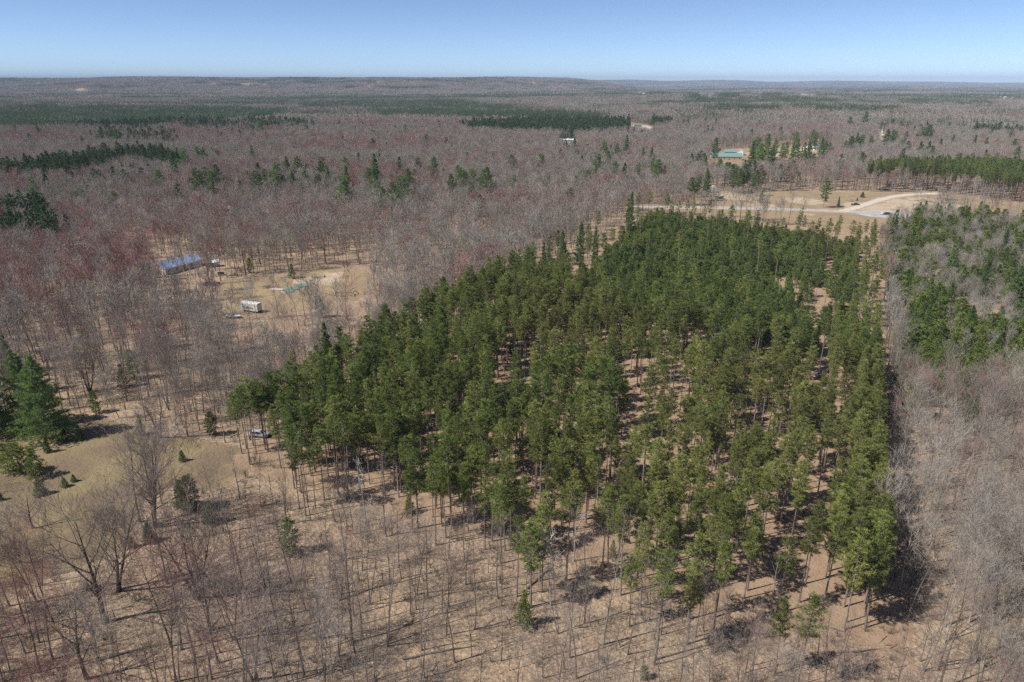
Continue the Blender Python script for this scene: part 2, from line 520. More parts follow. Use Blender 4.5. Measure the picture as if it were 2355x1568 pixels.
PR = {}
def reg(group, T, C, mt, mc):
    PR.setdefault(group, []).append(Proto('%s_%02d' % (group, len(PR.get(group, []))), T, C, mt, mc))

for i in range(8):
    T, C = hardwood(100 + i, H=17.5 + 1.2 * (i % 3), r0=0.12 + 0.035 * (i % 3), start=0.30 + 0.07 * (i % 3), nb=12 + i % 4, spread=0.18 + 0.035 * (i % 3), twigs=(5, 4, 3), tw=0.0125, gnarl=0.12, stems=2 if i in (2, 6) else 1)
    reg('hardwood', T, C, M['bark'], M['twig_near'])
for i in range(3):
    T, C = hardwood(140 + i, H=16.5, r0=0.16, start=0.36, nb=13, spread=0.24, twigs=(6, 5, 3), tw=0.016)
    reg('maple', T, C, M['bark'], M['twig_red'])
for i in range(4):
    T, C = hardwood(160 + i, H=17.0, r0=0.16, start=0.36, nb=14, spread=0.24, twigs=(6, 5, 3), tw=0.018, stems=1 + (i % 2), ang=(0.4, 0.8))
    reg('aspen', T, C, M['bark_aspen'], M['twig_grey'])
for i in range(4):
    T, C = hardwood(180 + i, H=15.0, r0=0.34, start=0.20, nb=14, spread=0.42, twigs=(8, 6, 3), tw=0.017, stems=1 + (i % 3), ang=(0.6, 1.05), gnarl=0.16)
    reg('spreading', T, C, M['bark_dark'], M['twig_near'])
for i in range(3):
    T, C = hardwood(200 + i, H=9.5, r0=0.06, start=0.40, nb=9, spread=0.2, twigs=(4, 4, 2), tw=0.013)
    reg('sapling', T, C, M['bark'], M['twig_near'])
T, C = hardwood(220, H=14.0, r0=0.14, start=0.5, nb=9, spread=0.2, twigs=(4, 3, 2), tw=0.02); reg('birch', T, C, M['bark_pale'], M['bark_pale'])
T, C = hardwood(221, H=13.0, r0=0.16, start=0.45, nb=8, spread=0.14, twigs=(2, 1, 1), tw=0.02); reg('snag', T, C, M['bark_aspen'], M['bark_aspen'])
for i in range(4):
    reg('brush', None, shrub(240 + i, H=2.6 + 0.5 * i, stems=12 + 3 * (i % 2)), None, M['brush'])
# lighter versions for the middle distance
for i in range(6):
    T, C = hardwood(300 + i, H=17.0, r0=0.15, start=0.36, nb=12, spread=0.25, twigs=(5, 4, 3), tw=0.042)
    reg('hardwood_mid', T, C, M['bark'], M['twig'])
for i in range(3):
    T, C = hardwood(320 + i, H=16.0, r0=0.18, start=0.34, nb=12, spread=0.26, twigs=(5, 4, 3), tw=0.042)
    reg('maple_mid', T, C, M['bark'], M['twig_red'])
for i in range(3):
    T, C = hardwood(340 + i, H=16.0, r0=0.17, start=0.36, nb=12, spread=0.24, twigs=(5, 4, 3), tw=0.042)
    reg('aspen_mid', T, C, M['bark_aspen'], M['twig_grey'])
for i in range(7):
    T, C = pine(400 + i, H=18.0 + 1.3 * (i % 4) * 0.75, base=0.54 + 0.05 * (i % 3), rmax=1.6 + 0.28 * (i % 3), irr=0.45, whorl=0.66, per=6, tl=0.46, tn=12, tw=0.03, skip=0.14)
    reg('red_pine', T, C, M['bark_pine'], M['needle_red'])
for i in range(3):
    T, C = pine(420 + i, H=19.0, base=0.46, rmax=2.0, irr=0.32, per=6, whorl=0.72, tl=0.46, tn=12, tw=0.032)
    reg('edge_pine', T, C, M['bark_pine'], M['needle_red'])
for i in range(3):
    T, C = pine(430 + i, H=20.5, base=0.66, rmax=1.7, irr=0.4, per=4, skip=0.25)
    reg('thin_pine', T, C, M['bark_pine'], M['needle_red'])
for i in range(4):
    T, C = pine(440 + i, H=21.0, r0=0.3, base=0.14, rmax=4.2, whorl=0.95, nbr=6, tl=0.62, tn=10, tw=0.07, per=11, shape='cone', up=0.22, irr=0.32, stubs=False)
    reg('white_pine', T, C, M['bark_pine'], M['needle_white'])
for i in range(2):
    T, C = pine(470 + i, H=21.0, r0=0.34, base=0.05, rmax=6.6, whorl=1.05, nbr=8, tl=0.6, tn=12, tw=0.045, per=20, shape='cone', up=0.12, droop=0.12, irr=0.30, stubs=False, skip=0.05)
    reg('big_pine', T, C, M['bark_pine'], M['needle_white'])
for i in range(4):
    T, C = pine(450 + i, H=21.0, r0=0.28, base=0.30, rmax=4.0, whorl=1.0, nbr=6, tl=0.66, tn=11, tw=0.06, per=9, shape='oval', up=0.2, irr=0.38, stubs=False, skip=0.12)
    reg('crown_pine', T, C, M['bark_pine'], M['needle_white'])
for i in range(4):
    T, C = pine(460 + i, H=7.5, r0=0.1, base=0.05, rmax=2.2, whorl=0.6, nbr=6, tl=0.46, tn=8, tw=0.055, per=5, shape='oval' if i % 2 else 'cone', up=0.3, irr=0.22, stubs=False)
    reg('young_pine', T, C, M['bark_pine'], M['needle_young'])
for i in range(3):
    T, C = pine(480 + i, H=6.0, r0=0.1, base=0.03, rmax=1.7, whorl=0.36, nbr=7, tl=0.3, tn=8, tw=0.045, per=5, shape='cone', up=0.1, irr=0.15, stubs=False, skip=0.02)
    reg('spruce', T, C, M['bark_pine'], M['needle_white'])
for i in range(4):
    T, C = pine(500 + i, H=20.0, r0=0.2, base=0.35, rmax=3.5, whorl=1.3, nbr=5, tl=0.85, tn=7, tw=0.16, per=2, shape='cone' if i % 2 else 'oval', irr=0.3, stubs=False)
    reg('conifer_mid', T, C, M['bark_pine'], M['needle_far'])

# groves: patches of low-detail trees for the distance
def grove(seed, size, n, kind, hw=16.0):
    rr = np.random.default_rng(seed); J = MB(); random.seed(seed)
    for _ in range(n):
        x, y = (rr.random(2) - 0.5) * size
        con = kind == 'con' or (kind == 'mix' and rr.random() < 0.35)
        h = hw * rr.uniform(0.75, 1.2) * (1.12 if con else 1.0)
        R = h * (0.15 if con else 0.22)
        J.mi = 0
        J.tube([(x, y, -1), (x, y, h * 0.9)], [0.25, 0.05], 3)
        J.mi = 2 if con else 1
        k = 46 if con else 40
        for _ in range(k):
            if con:
                t = rr.uniform(0.25, 1.0); a = rr.uniform(0, 6.28); r = R * (1.1 - t) * 1.1 + 0.2
                c = Vector((x, y, h * t)); e = c + Vector((math.cos(a) * r, math.sin(a) * r, rr.uniform(-0.1, 0.5)))
                w = 0.42 * (1.2 - 0.6 * t)
            else:
                t = rr.uniform(0.35, 0.85); a = rr.uniform(0, 6.28); r = R * rr.uniform(0.3, 1.1) * (1.3 - 0.6 * t)
                c = Vector((x, y, h * t)); e = c + Vector((math.cos(a) * r, math.sin(a) * r, h * rr.uniform(0.06, 0.22)))
                c = c.lerp(e, rr.uniform(0, 0.3)); w = 0.16
            s = (e - c).cross(rv()).normalized() * w
            q = len(J.v); m = c.lerp(e, 0.6)
            J.v += [tuple(c - s * 0.4), tuple(m - s), tuple(e), tuple(m + s)]; J.f.append((q, q + 1, q + 2, q + 3)); J.m.append(J.mi)
    return J
GR = {}
for kind in ('dec', 'con', 'mix'):
    GR[kind] = []
    for i in range(4):
        o = bpy.data.objects.new('grove_%s_%02d' % (kind, i), grove(600 + i, 34, 30, kind).mesh('grove', [M['bark'], M['twig'], M['needle_far']]))
        GR[kind].append(o)

# ---------------------------------------------------------------- masses of trees (beyond those built one by one)
def scatter(name, label, cat, protos, x, y, scale, rot, idx, zoff=0.0, sxy=None):
    objs = [p.joined if isinstance(p, Proto) else p for p in protos]
    c = bpy.data.collections.new(name + '_kinds')
    for i, o in enumerate(objs):
        o2 = o.copy(); o2.name = 'k%02d_%s' % (i, name); c.objects.link(o2)
    n = len(x)
    me = bpy.data.meshes.new(name)
    me.vertices.add(n)
    z = terrain(x, y) + zoff
    me.vertices.foreach_set('co', np.stack([x, y, z], 1).astype(np.float32).ravel())
    a = me.attributes.new('size', 'FLOAT_VECTOR', 'POINT')
    sx = scale if sxy is None else scale * sxy
    a.data.foreach_set('vector', np.stack([sx, sx, scale], 1).astype(np.float32).ravel())
    a = me.attributes.new('turn', 'FLOAT', 'POINT'); a.data.foreach_set('value', rot.astype(np.float32))
    a = me.attributes.new('which', 'INT', 'POINT'); a.data.foreach_set('value', idx.astype(np.int32))
    me.update()
    o = link(bpy.data.objects.new(name, me))
    tag(o, label, cat, None, 'stuff')
    ng = bpy.data.node_groups.new(name + '_nodes', 'GeometryNodeTree')
    ng.interface.new_socket('Geometry', in_out='INPUT', socket_type='NodeSocketGeometry')
    ng.interface.new_socket('Geometry', in_out='OUTPUT', socket_type='NodeSocketGeometry')
    gi = ng.nodes.new('NodeGroupInput'); go = ng.nodes.new('NodeGroupOutput')
    iop = ng.nodes.new('GeometryNodeInstanceOnPoints')
    ci = ng.nodes.new('GeometryNodeCollectionInfo'); ci.inputs['Collection'].default_value = c
    ci.inputs['Separate Children'].default_value = True; ci.inputs['Reset Children'].default_value = True
    def attr(nm, t):
        q = ng.nodes.new('GeometryNodeInputNamedAttribute'); q.data_type = t; q.inputs['Name'].default_value = nm
        return q.outputs[0]
    xyz = ng.nodes.new('ShaderNodeCombineXYZ'); ng.links.new(attr('turn', 'FLOAT'), xyz.inputs[2])
    ng.links.new(gi.outputs[0], iop.inputs['Points']); ng.links.new(ci.outputs[0], iop.inputs['Instance'])
    iop.inputs['Pick Instance'].default_value = True
    ng.links.new(attr('which', 'INT'), iop.inputs['Instance Index'])
    e2r = ng.nodes.new('FunctionNodeEulerToRotation'); ng.links.new(xyz.outputs[0], e2r.inputs[0])
    ng.links.new(e2r.outputs[0], iop.inputs['Rotation'])
    ng.links.new(attr('size', 'FLOAT_VECTOR'), iop.inputs['Scale'])
    ng.links.new(iop.outputs[0], go.inputs[0])
    mod = o.modifiers.new('spread', 'NODES'); mod.node_group = ng
    return o

NUM = ['first', 'second', 'third', 'fourth', 'fifth', 'sixth', 'seventh', 'eighth', 'ninth', 'tenth', 'eleventh', 'twelfth', 'thirteenth', 'fourteenth', 'fifteenth', 'sixteenth', 'seventeenth', 'eighteenth', 'nineteenth']
TENS = {2: 'twent', 3: 'thirt', 4: 'fort', 5: 'fift', 6: 'sixt'}
def ordinal(n):
    if n <= 19: return NUM[n - 1]
    return TENS[n // 10] + 'ieth' if n % 10 == 0 else TENS[n // 10] + 'y-' + NUM[n % 10 - 1]
def number_off(cells):
    """cells: key -> list of (x in view, object, phrase before, phrase after); names each by its place counted from the left"""
    for key, lst in cells.items():
        lst.sort(key=lambda t: t[0])
        for n, (_, o, a, b) in enumerate(lst):
            pos = 'the only one' if len(lst) == 1 else (ordinal(n + 1) + ' from the left')
            o['label'] = (a + ', ' + pos + ' ' + b).strip()

def plant(proto, name, label, cat, group, x, y, s=1.0, rz=None, wide=1.0):
    """one tree that is a thing of its own: trunk and crown"""
    root = bpy.data.objects.new(name, None); COL.objects.link(root); root.empty_display_size = 0.3
    root.location = (x, y, float(terrain(x, y))); root.rotation_euler = (0, 0, random.uniform(0, 6.28) if rz is None else rz)
    root.scale = (s * wide, s * wide, s)
    tag(root, label, cat, group)
    if proto.trunk is not None:
        t = bpy.data.objects.new('trunk', proto.trunk); COL.objects.link(t); t.parent = root
    c = bpy.data.objects.new('crown' if proto.trunk is not None else 'stems', proto.crown); COL.objects.link(c); c.parent = root
    return root
# ---------------------------------------------------------------- where things are
PL_O = np.array([-57.0, 134.5]); PL_U = np.array([0.43, 0.903]); PL_V = np.array([0.903, -0.43])
def to_uv(x, y):
    dx = np.asarray(x) - PL_O[0]; dy = np.asarray(y) - PL_O[1]
    return dx * PL_U[0] + dy * PL_U[1], dx * PL_V[0] + dy * PL_V[1]
def from_uv(u, v):
    return PL_O[0] + u * PL_U[0] + v * PL_V[0], PL_O[1] + u * PL_U[1] + v * PL_V[1]

MEADOW = ground_poly([(-120, 985), (60, 955), (230, 955), (330, 990), (450, 1010), (575, 1030), (580, 1085), (500, 1130), (410, 1120), (340, 1150), (300, 1230), (230, 1290), (100, 1330), (-120, 1420)])
YARD_PX = [(500, 660), (510, 640), (540, 632), (640, 628), (760, 612), (850, 620), (870, 660), (820, 705), (700, 722), (560, 742), (520, 722), (505, 690)]
YARD = ground_poly([(490, 655), (520, 640), (640, 632), (760, 613), (850, 620), (870, 655), (820, 690), (700, 712), (560, 735), (520, 715), (500, 690)])
FIELD = ground_poly([(1490, 484), (1555, 468), (1620, 447), (1720, 443), (1850, 439), (1960, 442), (2050, 443), (2140, 441), (2210, 452), (2290, 464), (2420, 474), (2420, 506), (2300, 500), (2200, 496), (2115, 498), (2095, 518), (2010, 535), (1900, 530), (1800, 515), (1700, 500), (1560, 492)])
FARM_PX = [(1622, 374), (1636, 345), (1700, 342), (1790, 336), (1905, 336), (1910, 353), (1850, 366), (1720, 374)]
FARM = ground_poly(FARM_PX)
MIXED = ground_poly([(2015, 535), (2060, 520), (2120, 502), (2280, 508), (2420, 522), (2420, 935), (2240, 940), (2085, 965), (2065, 850), (2050, 740), (2030, 640)])
PINE_BLOCK = ground_poly([(1985, 441), (2070, 440), (2150, 444), (2215, 452), (2300, 464), (2420, 474), (2420, 438), (2330, 425), (2250, 418), (2120, 420), (2000, 424)])
ROAD_CUT_PX = [(2018, 294), (2032, 294), (2036, 332), (2022, 332)]
ROAD_CUT = ground_poly(ROAD_CUT_PX)
# places that show over the trees in front of them: (outline in the view, how far the trees before it are thinned)
OPENINGS = [(FARM_PX, 1.0), (ROAD_CUT_PX, 1.0), (YARD_PX, 0.8),
            ([(1284, 316), (1320, 316), (1332, 328), (1284, 328)], 1.0), ([(848, 296), (866, 296), (866, 304), (848, 304)], 1.0),
            ([(1448, 280), (1500, 280), (1500, 292), (1448, 292)], 1.0), ([(950, 262), (960, 262), (960, 266), (950, 266)], 1.0),
            ([(1650, 430), (1700, 430), (1700, 452), (1650, 452)], 0.6), ([(350, 588), (470, 585), (470, 622), (350, 622)], 0.7)]
BUILT = []          # (x, y, radius) kept free of trees round buildings, cars and other things

CONIFERS = [  # outline at canopy height in the view, share of conifers
    ([(0, 250), (130, 245), (330, 247), (520, 248), (650, 252), (668, 262), (560, 278), (410, 288), (330, 298), (150, 296), (-60, 292), (-60, 252)], 0.85),
    ([(400, 286), (560, 276), (700, 285), (740, 295), (560, 300), (440, 302)], 0.45),
    ([(195, 312), (270, 298), (400, 305), (420, 335), (300, 330), (230, 335)], 0.28),
    ([(-40, 392), (90, 377), (240, 360), (330, 352), (400, 362), (440, 388), (395, 392), (310, 370), (240, 390), (130, 410), (30, 405), (-40, 408)], 1.0),
    ([(865, 256), (1000, 253), (1390, 263), (1400, 279), (1180, 273), (870, 269)], 1.0),
    ([(1070, 288), (1200, 278), (1390, 280), (1450, 272), (1560, 275), (1540, 286), (1450, 301), (1330, 311), (1200, 306), (1080, 302)], 0.92),
    ([(690, 237), (850, 232), (1060, 232), (1110, 240), (1220, 246), (1220, 257), (1050, 254), (860, 251), (690, 250)], 0.75),
    ([(400, 235), (690, 222), (1160, 217), (1230, 222), (1180, 228), (780, 232), (500, 240)], 0.5),
    ([(1570, 243), (1760, 257), (1770, 272), (1570, 277)], 0.3),
    ([(1580, 220), (1700, 222), (1900, 225), (2030, 232), (2030, 242), (1900, 236), (1570, 228)], 0.65),
    ([(2080, 230), (2270, 232), (2280, 243), (2060, 241)], 0.6),
    ([(2225, 300), (2420, 292), (2420, 310), (2240, 308)], 0.75),
    ([(2030, 290), (2200, 280), (2180, 300), (2060, 302)], 0.25),
    ([(1575, 372), (1690, 378), (1740, 400), (1735, 412), (1650, 395), (1575, 385)], 0.35),
    ([(0, 480), (100, 478), (165, 515), (150, 535), (60, 545), (-60, 555), (-60, 482)], 0.45),
    ([(450, 415), (700, 395), (760, 430), (600, 440), (470, 440)], 0.10),
]
CONIFERS = [(ground_poly(p, 11.0), f) for p, f in CONIFERS]

ROADS = []
def road_free(x, y):
    ok = np.ones(x.shape, bool)
    for pts, w in ROADS:
        for a, b in zip(pts[:-1], pts[1:]):
            ab = np.array([b.x - a.x, b.y - a.y]); L2 = ab @ ab
            t = np.clip(((x - a.x) * ab[0] + (y - a.y) * ab[1]) / L2, 0, 1)
            ok &= np.hypot(x - a.x - t * ab[0], y - a.y - t * ab[1]) > w / 2 + 2.0
    return ok
ROADS.append(([P(*q) for q in ((1440, 477), (1520, 477), (1600, 477), (1700, 478), (1800, 481), (1890, 484), (1960, 487), (2030, 488.5))], 8.0))
ROADS.append(([P(*q) for q in ((1935, 487), (1958, 481), (1985, 472), (2012, 463), (2040, 455), (2070, 449.5), (2110, 446), (2160, 444.5))], 6.0))
ROADS.append(([P(*q) for q in ((2024, 335), (2024, 322), (2026, 312), (2025, 303), (2022, 296), (2018, 292))], 8.0))

# ---------------------------------------------------------------- the ground
def build_ground():
    ang = np.concatenate([np.radians(np.arange(-46, 46.01, 0.25)), np.radians(np.arange(50, 311, 6.0))])
    rad = [0.0]; r = 18.0
    while r < 26500: rad.append(r); r *= 1.0155 if r < 1500 else 1.03
    rad.append(26500.0)
    rad = np.array(rad)
    na, nr = len(ang), len(rad)
    A, R = np.meshgrid(ang, rad)
    X = np.sin(A) * R; Y = np.cos(A) * R
    Z = terrain(X, Y)
    me = bpy.data.meshes.new('ground')
    vs = np.stack([X.ravel(), Y.ravel(), Z.ravel()], 1)
    i = np.arange(1, nr - 1)[:, None] * na; j = np.arange(na)[None, :]; j2 = (j + 1) % na
    q = np.stack([i + j, i + j2, i + na + j2, i + na + j], -1).reshape(-1, 4)[:, ::-1]
    tri = [(0, na + int(b), na + int(a)) for a, b in zip(j[0], j2[0])]
    tri = [(a, c, b) for a, b, c in tri]
    me.from_pydata(vs.tolist(), [], tri + q.tolist())
    x, y = X.ravel(), Y.ravel()
    u, v = to_uv(x, y)
    grass = 0.72 * inside(MEADOW, x, y) + (inside(YARD, x, y) | inside(FIELD, x, y) | inside(FARM, x, y)).astype(float)
    sand = np.zeros(len(x))
    for (px, py, rx) in ((700, 645, 5), (1665, 450, 16), (1700, 455, 10), (1790, 348, 25), (1760, 355, 25), (1870, 345, 20), (1855, 492, 5), (2130, 462, 14), (2170, 470, 12), (760, 640, 9), (1850, 462, 14), (1990, 475, 16), (2075, 478, 16), (1750, 472, 12), (2060, 462, 14)):
        c = P(px, py); sand = np.maximum(sand, np.clip(1.35 - np.hypot(x - c.x, (y - c.y) * 0.7) / rx, 0, 0.62))
    duff = ((u > -6) & (u < 345) & (v > -9) & (v < 128)).astype(float)
    duff *= sstep(-12, 14, u)
    far = sstep(12000, 16000, np.hypot(x, y))
    col = np.stack([grass, sand, duff, np.ones(len(x))], 1).astype(np.float32)
    a = me.attributes.new('zone', 'FLOAT_COLOR', 'POINT'); a.data.foreach_set('color', col.ravel())
    a = me.attributes.new('far', 'FLOAT', 'POINT'); a.data.foreach_set('value', far.astype(np.float32))
    a = me.attributes.new('meadow', 'FLOAT', 'POINT'); a.data.foreach_set('value', ((x < -20) & (y < 190)).astype(np.float32))
    me.polygons.foreach_set('use_smooth', [True] * len(me.polygons))
    me.materials.append(M['ground'])
    me.update(); me.validate()
    o = link(bpy.data.objects.new('ground', me)); o['kind'] = 'structure'
    return o
build_ground()

# ---------------------------------------------------------------- choose where trees stand
def in_view(x, y, z0=0.0, z1=18.0, m=20):
    ok = np.zeros(np.shape(x), bool)
    for z in (z0, (z0 + z1) / 2, z1):
        px, py = project(x, y, np.asarray(z) + 0.0)
        ok |= (px > -m) & (px < 2354 + m) & (py > -m) & (py < 1568 + m)
    return ok

def candidates(d0, d1, s, seed):
    rr = np.random.default_rng(seed)
    g = np.arange(0, d1 + s, s); gx = np.arange(-d1 * 0.85 - 60, d1 * 0.85 + 60, s)
    X, Y = np.meshgrid(gx, g)
    X = X.ravel() + (rr.random(X.size) - 0.5) * s * 0.95; Y = Y.ravel() + (rr.random(Y.size) - 0.5) * s * 0.95
    d = np.hypot(X, Y)
    k = (d > d0) & (d <= d1) & (np.abs(X) < 0.78 * Y + 42)
    return X[k], Y[k], rr

def free(x, y, h, rr, rows=True):
    """mask of the places where a tree of the wild wood can stand"""
    u, v = to_uv(x, y)
    ok = ~((u > -5) & (u < 345) & (v > -10.5) & (v < 126))
    ok &= ~inside(MEADOW, x, y) & ~inside(YARD, x, y) & ~inside(FIELD, x, y) & ~inside(FARM, x, y) & ~inside(ROAD_CUT, x, y)
    ok &= road_free(x, y)
    z = terrain(x, y)
    for poly, p in OPENINGS:
        hit = np.zeros(x.shape, bool)
        for f in (1.0, 0.75, 0.5):
            px, py = project(x, y, z + h * f); hit |= inside(poly, px, py)
        ok &= ~(hit & (rr.random(x.shape) < p))
    for (bx, by, br) in BUILT: ok &= np.hypot(x - bx, y - by) > br
    return ok

def conifer_share(x, y):
    f = np.zeros(x.shape)
    for poly, s in CONIFERS: f = np.where(inside(poly, x, y), s, f)
    return f
# ---------------------------------------------------------------- paints and surfaces of the built things
M['roof_blue'] = plain('blue_metal_roof', (0.27, 0.36, 0.56), 0.6, 0.3, 0.5)
M['roof_green'] = plain('green_metal_roof', (0.19, 0.30, 0.275), 0.65, 0.2, 0.4)
M['roof_white'] = plain('white_metal_roof', (0.72, 0.74, 0.76), 0.45, 0.06, 0.5)
M['roof_grey'] = plain('grey_shingle_roof', (0.20, 0.20, 0.21), 0.85, 0.15, 1.0)
M['wall_cream'] = plain('cream_siding', (0.58, 0.50, 0.43), 0.8, 0.08)
M['wall_white'] = plain('white_siding', (0.76, 0.76, 0.74), 0.75, 0.05)
M['wall_tan'] = plain('tan_siding', (0.48, 0.38, 0.26), 0.8, 0.1)
M['wall_grey'] = plain('grey_siding', (0.30, 0.30, 0.32), 0.8, 0.1)
M['window'] = plain('dark_window_glass', (0.03, 0.035, 0.045), 0.12, 0.1)
M['door'] = plain('brown_door', (0.18, 0.11, 0.07), 0.6, 0.1)
M['wood'] = plain('new_lumber', (0.58, 0.42, 0.23), 0.8, 0.2, 3)
M['log'] = plain('cut_logs', (0.26, 0.21, 0.17), 0.9, 0.3, 3)
M['logend'] = plain('fallen_wood', (0.17, 0.14, 0.115), 0.9, 0.35, 2)
M['white_board'] = plain('weathered_white_boards', (0.66, 0.60, 0.52), 0.8, 0.15, 3)
M['tarp'] = plain('green_sheet', (0.12, 0.215, 0.175), 0.7, 0.3, 0.9)
M['tyre'] = plain('tyre_rubber', (0.02, 0.02, 0.02), 0.9, 0.1)
M['rim'] = plain('steel_rim', (0.5, 0.5, 0.52), 0.35, 0.05, 2, 0.8)
M['paint_white'] = plain('white_vehicle_paint', (0.78, 0.79, 0.80), 0.35, 0.05)
M['paint_silver'] = plain('silver_vehicle_paint', (0.48, 0.50, 0.53), 0.4, 0.06)
M['paint_navy'] = plain('dark_blue_vehicle_paint', (0.045, 0.07, 0.13), 0.3, 0.1)
M['paint_black'] = plain('black_vehicle_paint', (0.02, 0.02, 0.022), 0.3, 0.1)
M['paint_red'] = plain('red_vehicle_paint', (0.30, 0.035, 0.03), 0.4, 0.1)
M['paint_maroon'] = plain('maroon_paint', (0.12, 0.03, 0.035), 0.5, 0.1)
M['paint_orange'] = plain('orange_paint', (0.42, 0.19, 0.08), 0.6, 0.1)
M['trailer_side'] = plain('grimy_white_trailer_panel', (0.62, 0.585, 0.535), 0.6, 0.16, 0.8)
M['trailer_blue'] = plain('faded_blue_print', (0.27, 0.47, 0.72), 0.6, 0.15, 2)
M['ink'] = plain('dark_lettering', (0.05, 0.05, 0.07), 0.6, 0.1)
M['steel'] = plain('galvanised_steel', (0.42, 0.44, 0.45), 0.45, 0.1, 2, 0.4)
M['dumpster'] = plain('blue_green_container_paint', (0.06, 0.15, 0.16), 0.6, 0.2)
M['lamp'] = plain('headlight_glass', (0.7, 0.7, 0.68), 0.15, 0.03)
M['road'] = plain('pale_worn_asphalt', (0.40, 0.378, 0.35), 0.9, 0.2, 0.25)
M['shoulder'] = plain('sandy_verge', (0.40, 0.315, 0.225), 0.95, 0.3, 0.3)
M['gravel'] = plain('pale_gravel', (0.55, 0.48, 0.40), 0.95, 0.15, 0.35)
M['sandpit'] = plain('quarry_sand', (0.62, 0.52, 0.36), 0.95, 0.25, 0.02)

# ---------------------------------------------------------------- roads
def ribbon(name, pts, width, mat, lift=0.12):
    # resample
    fine = []
    for a, b in zip(pts[:-1], pts[1:]):
        n = max(2, int((b - a).length / 4))
        fine += [a.lerp(b, i / n) for i in range(n)]
    fine.append(pts[-1])
    # ease the corners
    for _ in range(6): fine = [fine[0]] + [(fine[i - 1] + fine[i] * 2 + fine[i + 1]) / 4 for i in range(1, len(fine) - 1)] + [fine[-1]]
    m = MB()
    for i, p in enumerate(fine):
        d = (fine[min(i + 1, len(fine) - 1)] - fine[max(i - 1, 0)]); d.z = 0; d.normalize()
        s = Vector((d.y, -d.x, 0))
        w = width / 2 * (1 + 0.06 * math.sin(i * 0.9) + 0.05 * math.sin(i * 0.37))
        for off, dz in ((-w - 0.5, -0.15), (-w, lift), (w, lift), (w + 0.5, -0.15)):
            q = p + s * off; m.v.append((q.x, q.y, float(terrain(q.x, q.y)) + dz))
        if i:
            b = len(m.v) - 8
            for k in range(3): m.f.append((b + k + 4, b + k + 5, b + k + 1, b + k)); m.m.append(0)
    o = m.build(name, mat, None); o['kind'] = 'structure'
    return o
ribbon('road_shoulder', ROADS[0][0], 11.0, M['shoulder'], 0.06)
ribbon('road_shoulder', ROADS[1][0], 9.5, M['shoulder'], 0.08)
ribbon('road', ROADS[0][0], 7.2, M['road'])
ribbon('gravel_road', ROADS[1][0], 6.0, M['gravel'], 0.20)
ribbon('gravel_road', ROADS[2][0], 7.0, M['gravel'])
def road_end():
    c = P(2040, 492.5); m = MB(); n = 40
    m.v.append((c.x, c.y, float(terrain(c.x, c.y)) + 0.16))
    for k in range(n):
        a = 6.283 * k / n; r = 13.5 * (1 + 0.04 * math.sin(3 * a))
        x, y = c.x + math.cos(a) * r * 1.35, c.y + math.sin(a) * r
        m.v.append((x, y, float(terrain(x, y)) + 0.16))
    for k in range(n):
        x, y, z = m.v[k + 1]; m.v.append((c.x + (x - c.x) * 1.04, c.y + (y - c.y) * 1.04, z - 0.35))
    for k in range(n):
        k2 = (k + 1) % n
        m.f.append((0, 1 + k, 1 + k2)); m.f.append((1 + k, 1 + n + k, 1 + n + k2, 1 + k2)); m.m += [0, 0]
    o = m.build('road_turnaround', M['road']); o['kind'] = 'structure'
    BUILT.append((c.x, c.y, 20))
road_end()

def patch(name, px, py, rx, ry, mat, lift=0.6):
    c = P(px, py); m = MB(); n = 36; rings = 4
    m.v.append((c.x, c.y, c.z + lift))
    for r in range(1, rings + 1):
        for k in range(n):
            a = 6.283 * k / n; f = r / rings * (1 + 0.22 * math.sin(3 * a + px) + 0.13 * math.sin(7 * a))
            x, y = c.x + math.cos(a) * rx * f, c.y + math.sin(a) * ry * f
            m.v.append((x, y, float(terrain(x, y)) + (lift if r < rings else -0.5)))
    for k in range(n):
        k2 = (k + 1) % n
        m.f.append((0, 1 + k, 1 + k2)); m.m.append(0)
        for r in range(rings - 1):
            a = 1 + r * n; b = a + n
            m.f.append((a + k, b + k, b + k2, a + k2)); m.m.append(0)
    o = m.build(name, mat); o['kind'] = 'structure'
    BUILT.append((c.x, c.y, rx * 1.1))
    w = rx / c.y * FPX
    OPENINGS.append(([(px - w - 5, py - 5), (px + w + 5, py - 5), (px + w + 5, py + 4), (px - w - 5, py + 4)], 1.0))
patch('sand_pit', 1226, 191, 60, 260, M['sandpit'], 2.0)
patch('sand_pit', 184, 206.5, 24, 110, M['sandpit'], 2.0)

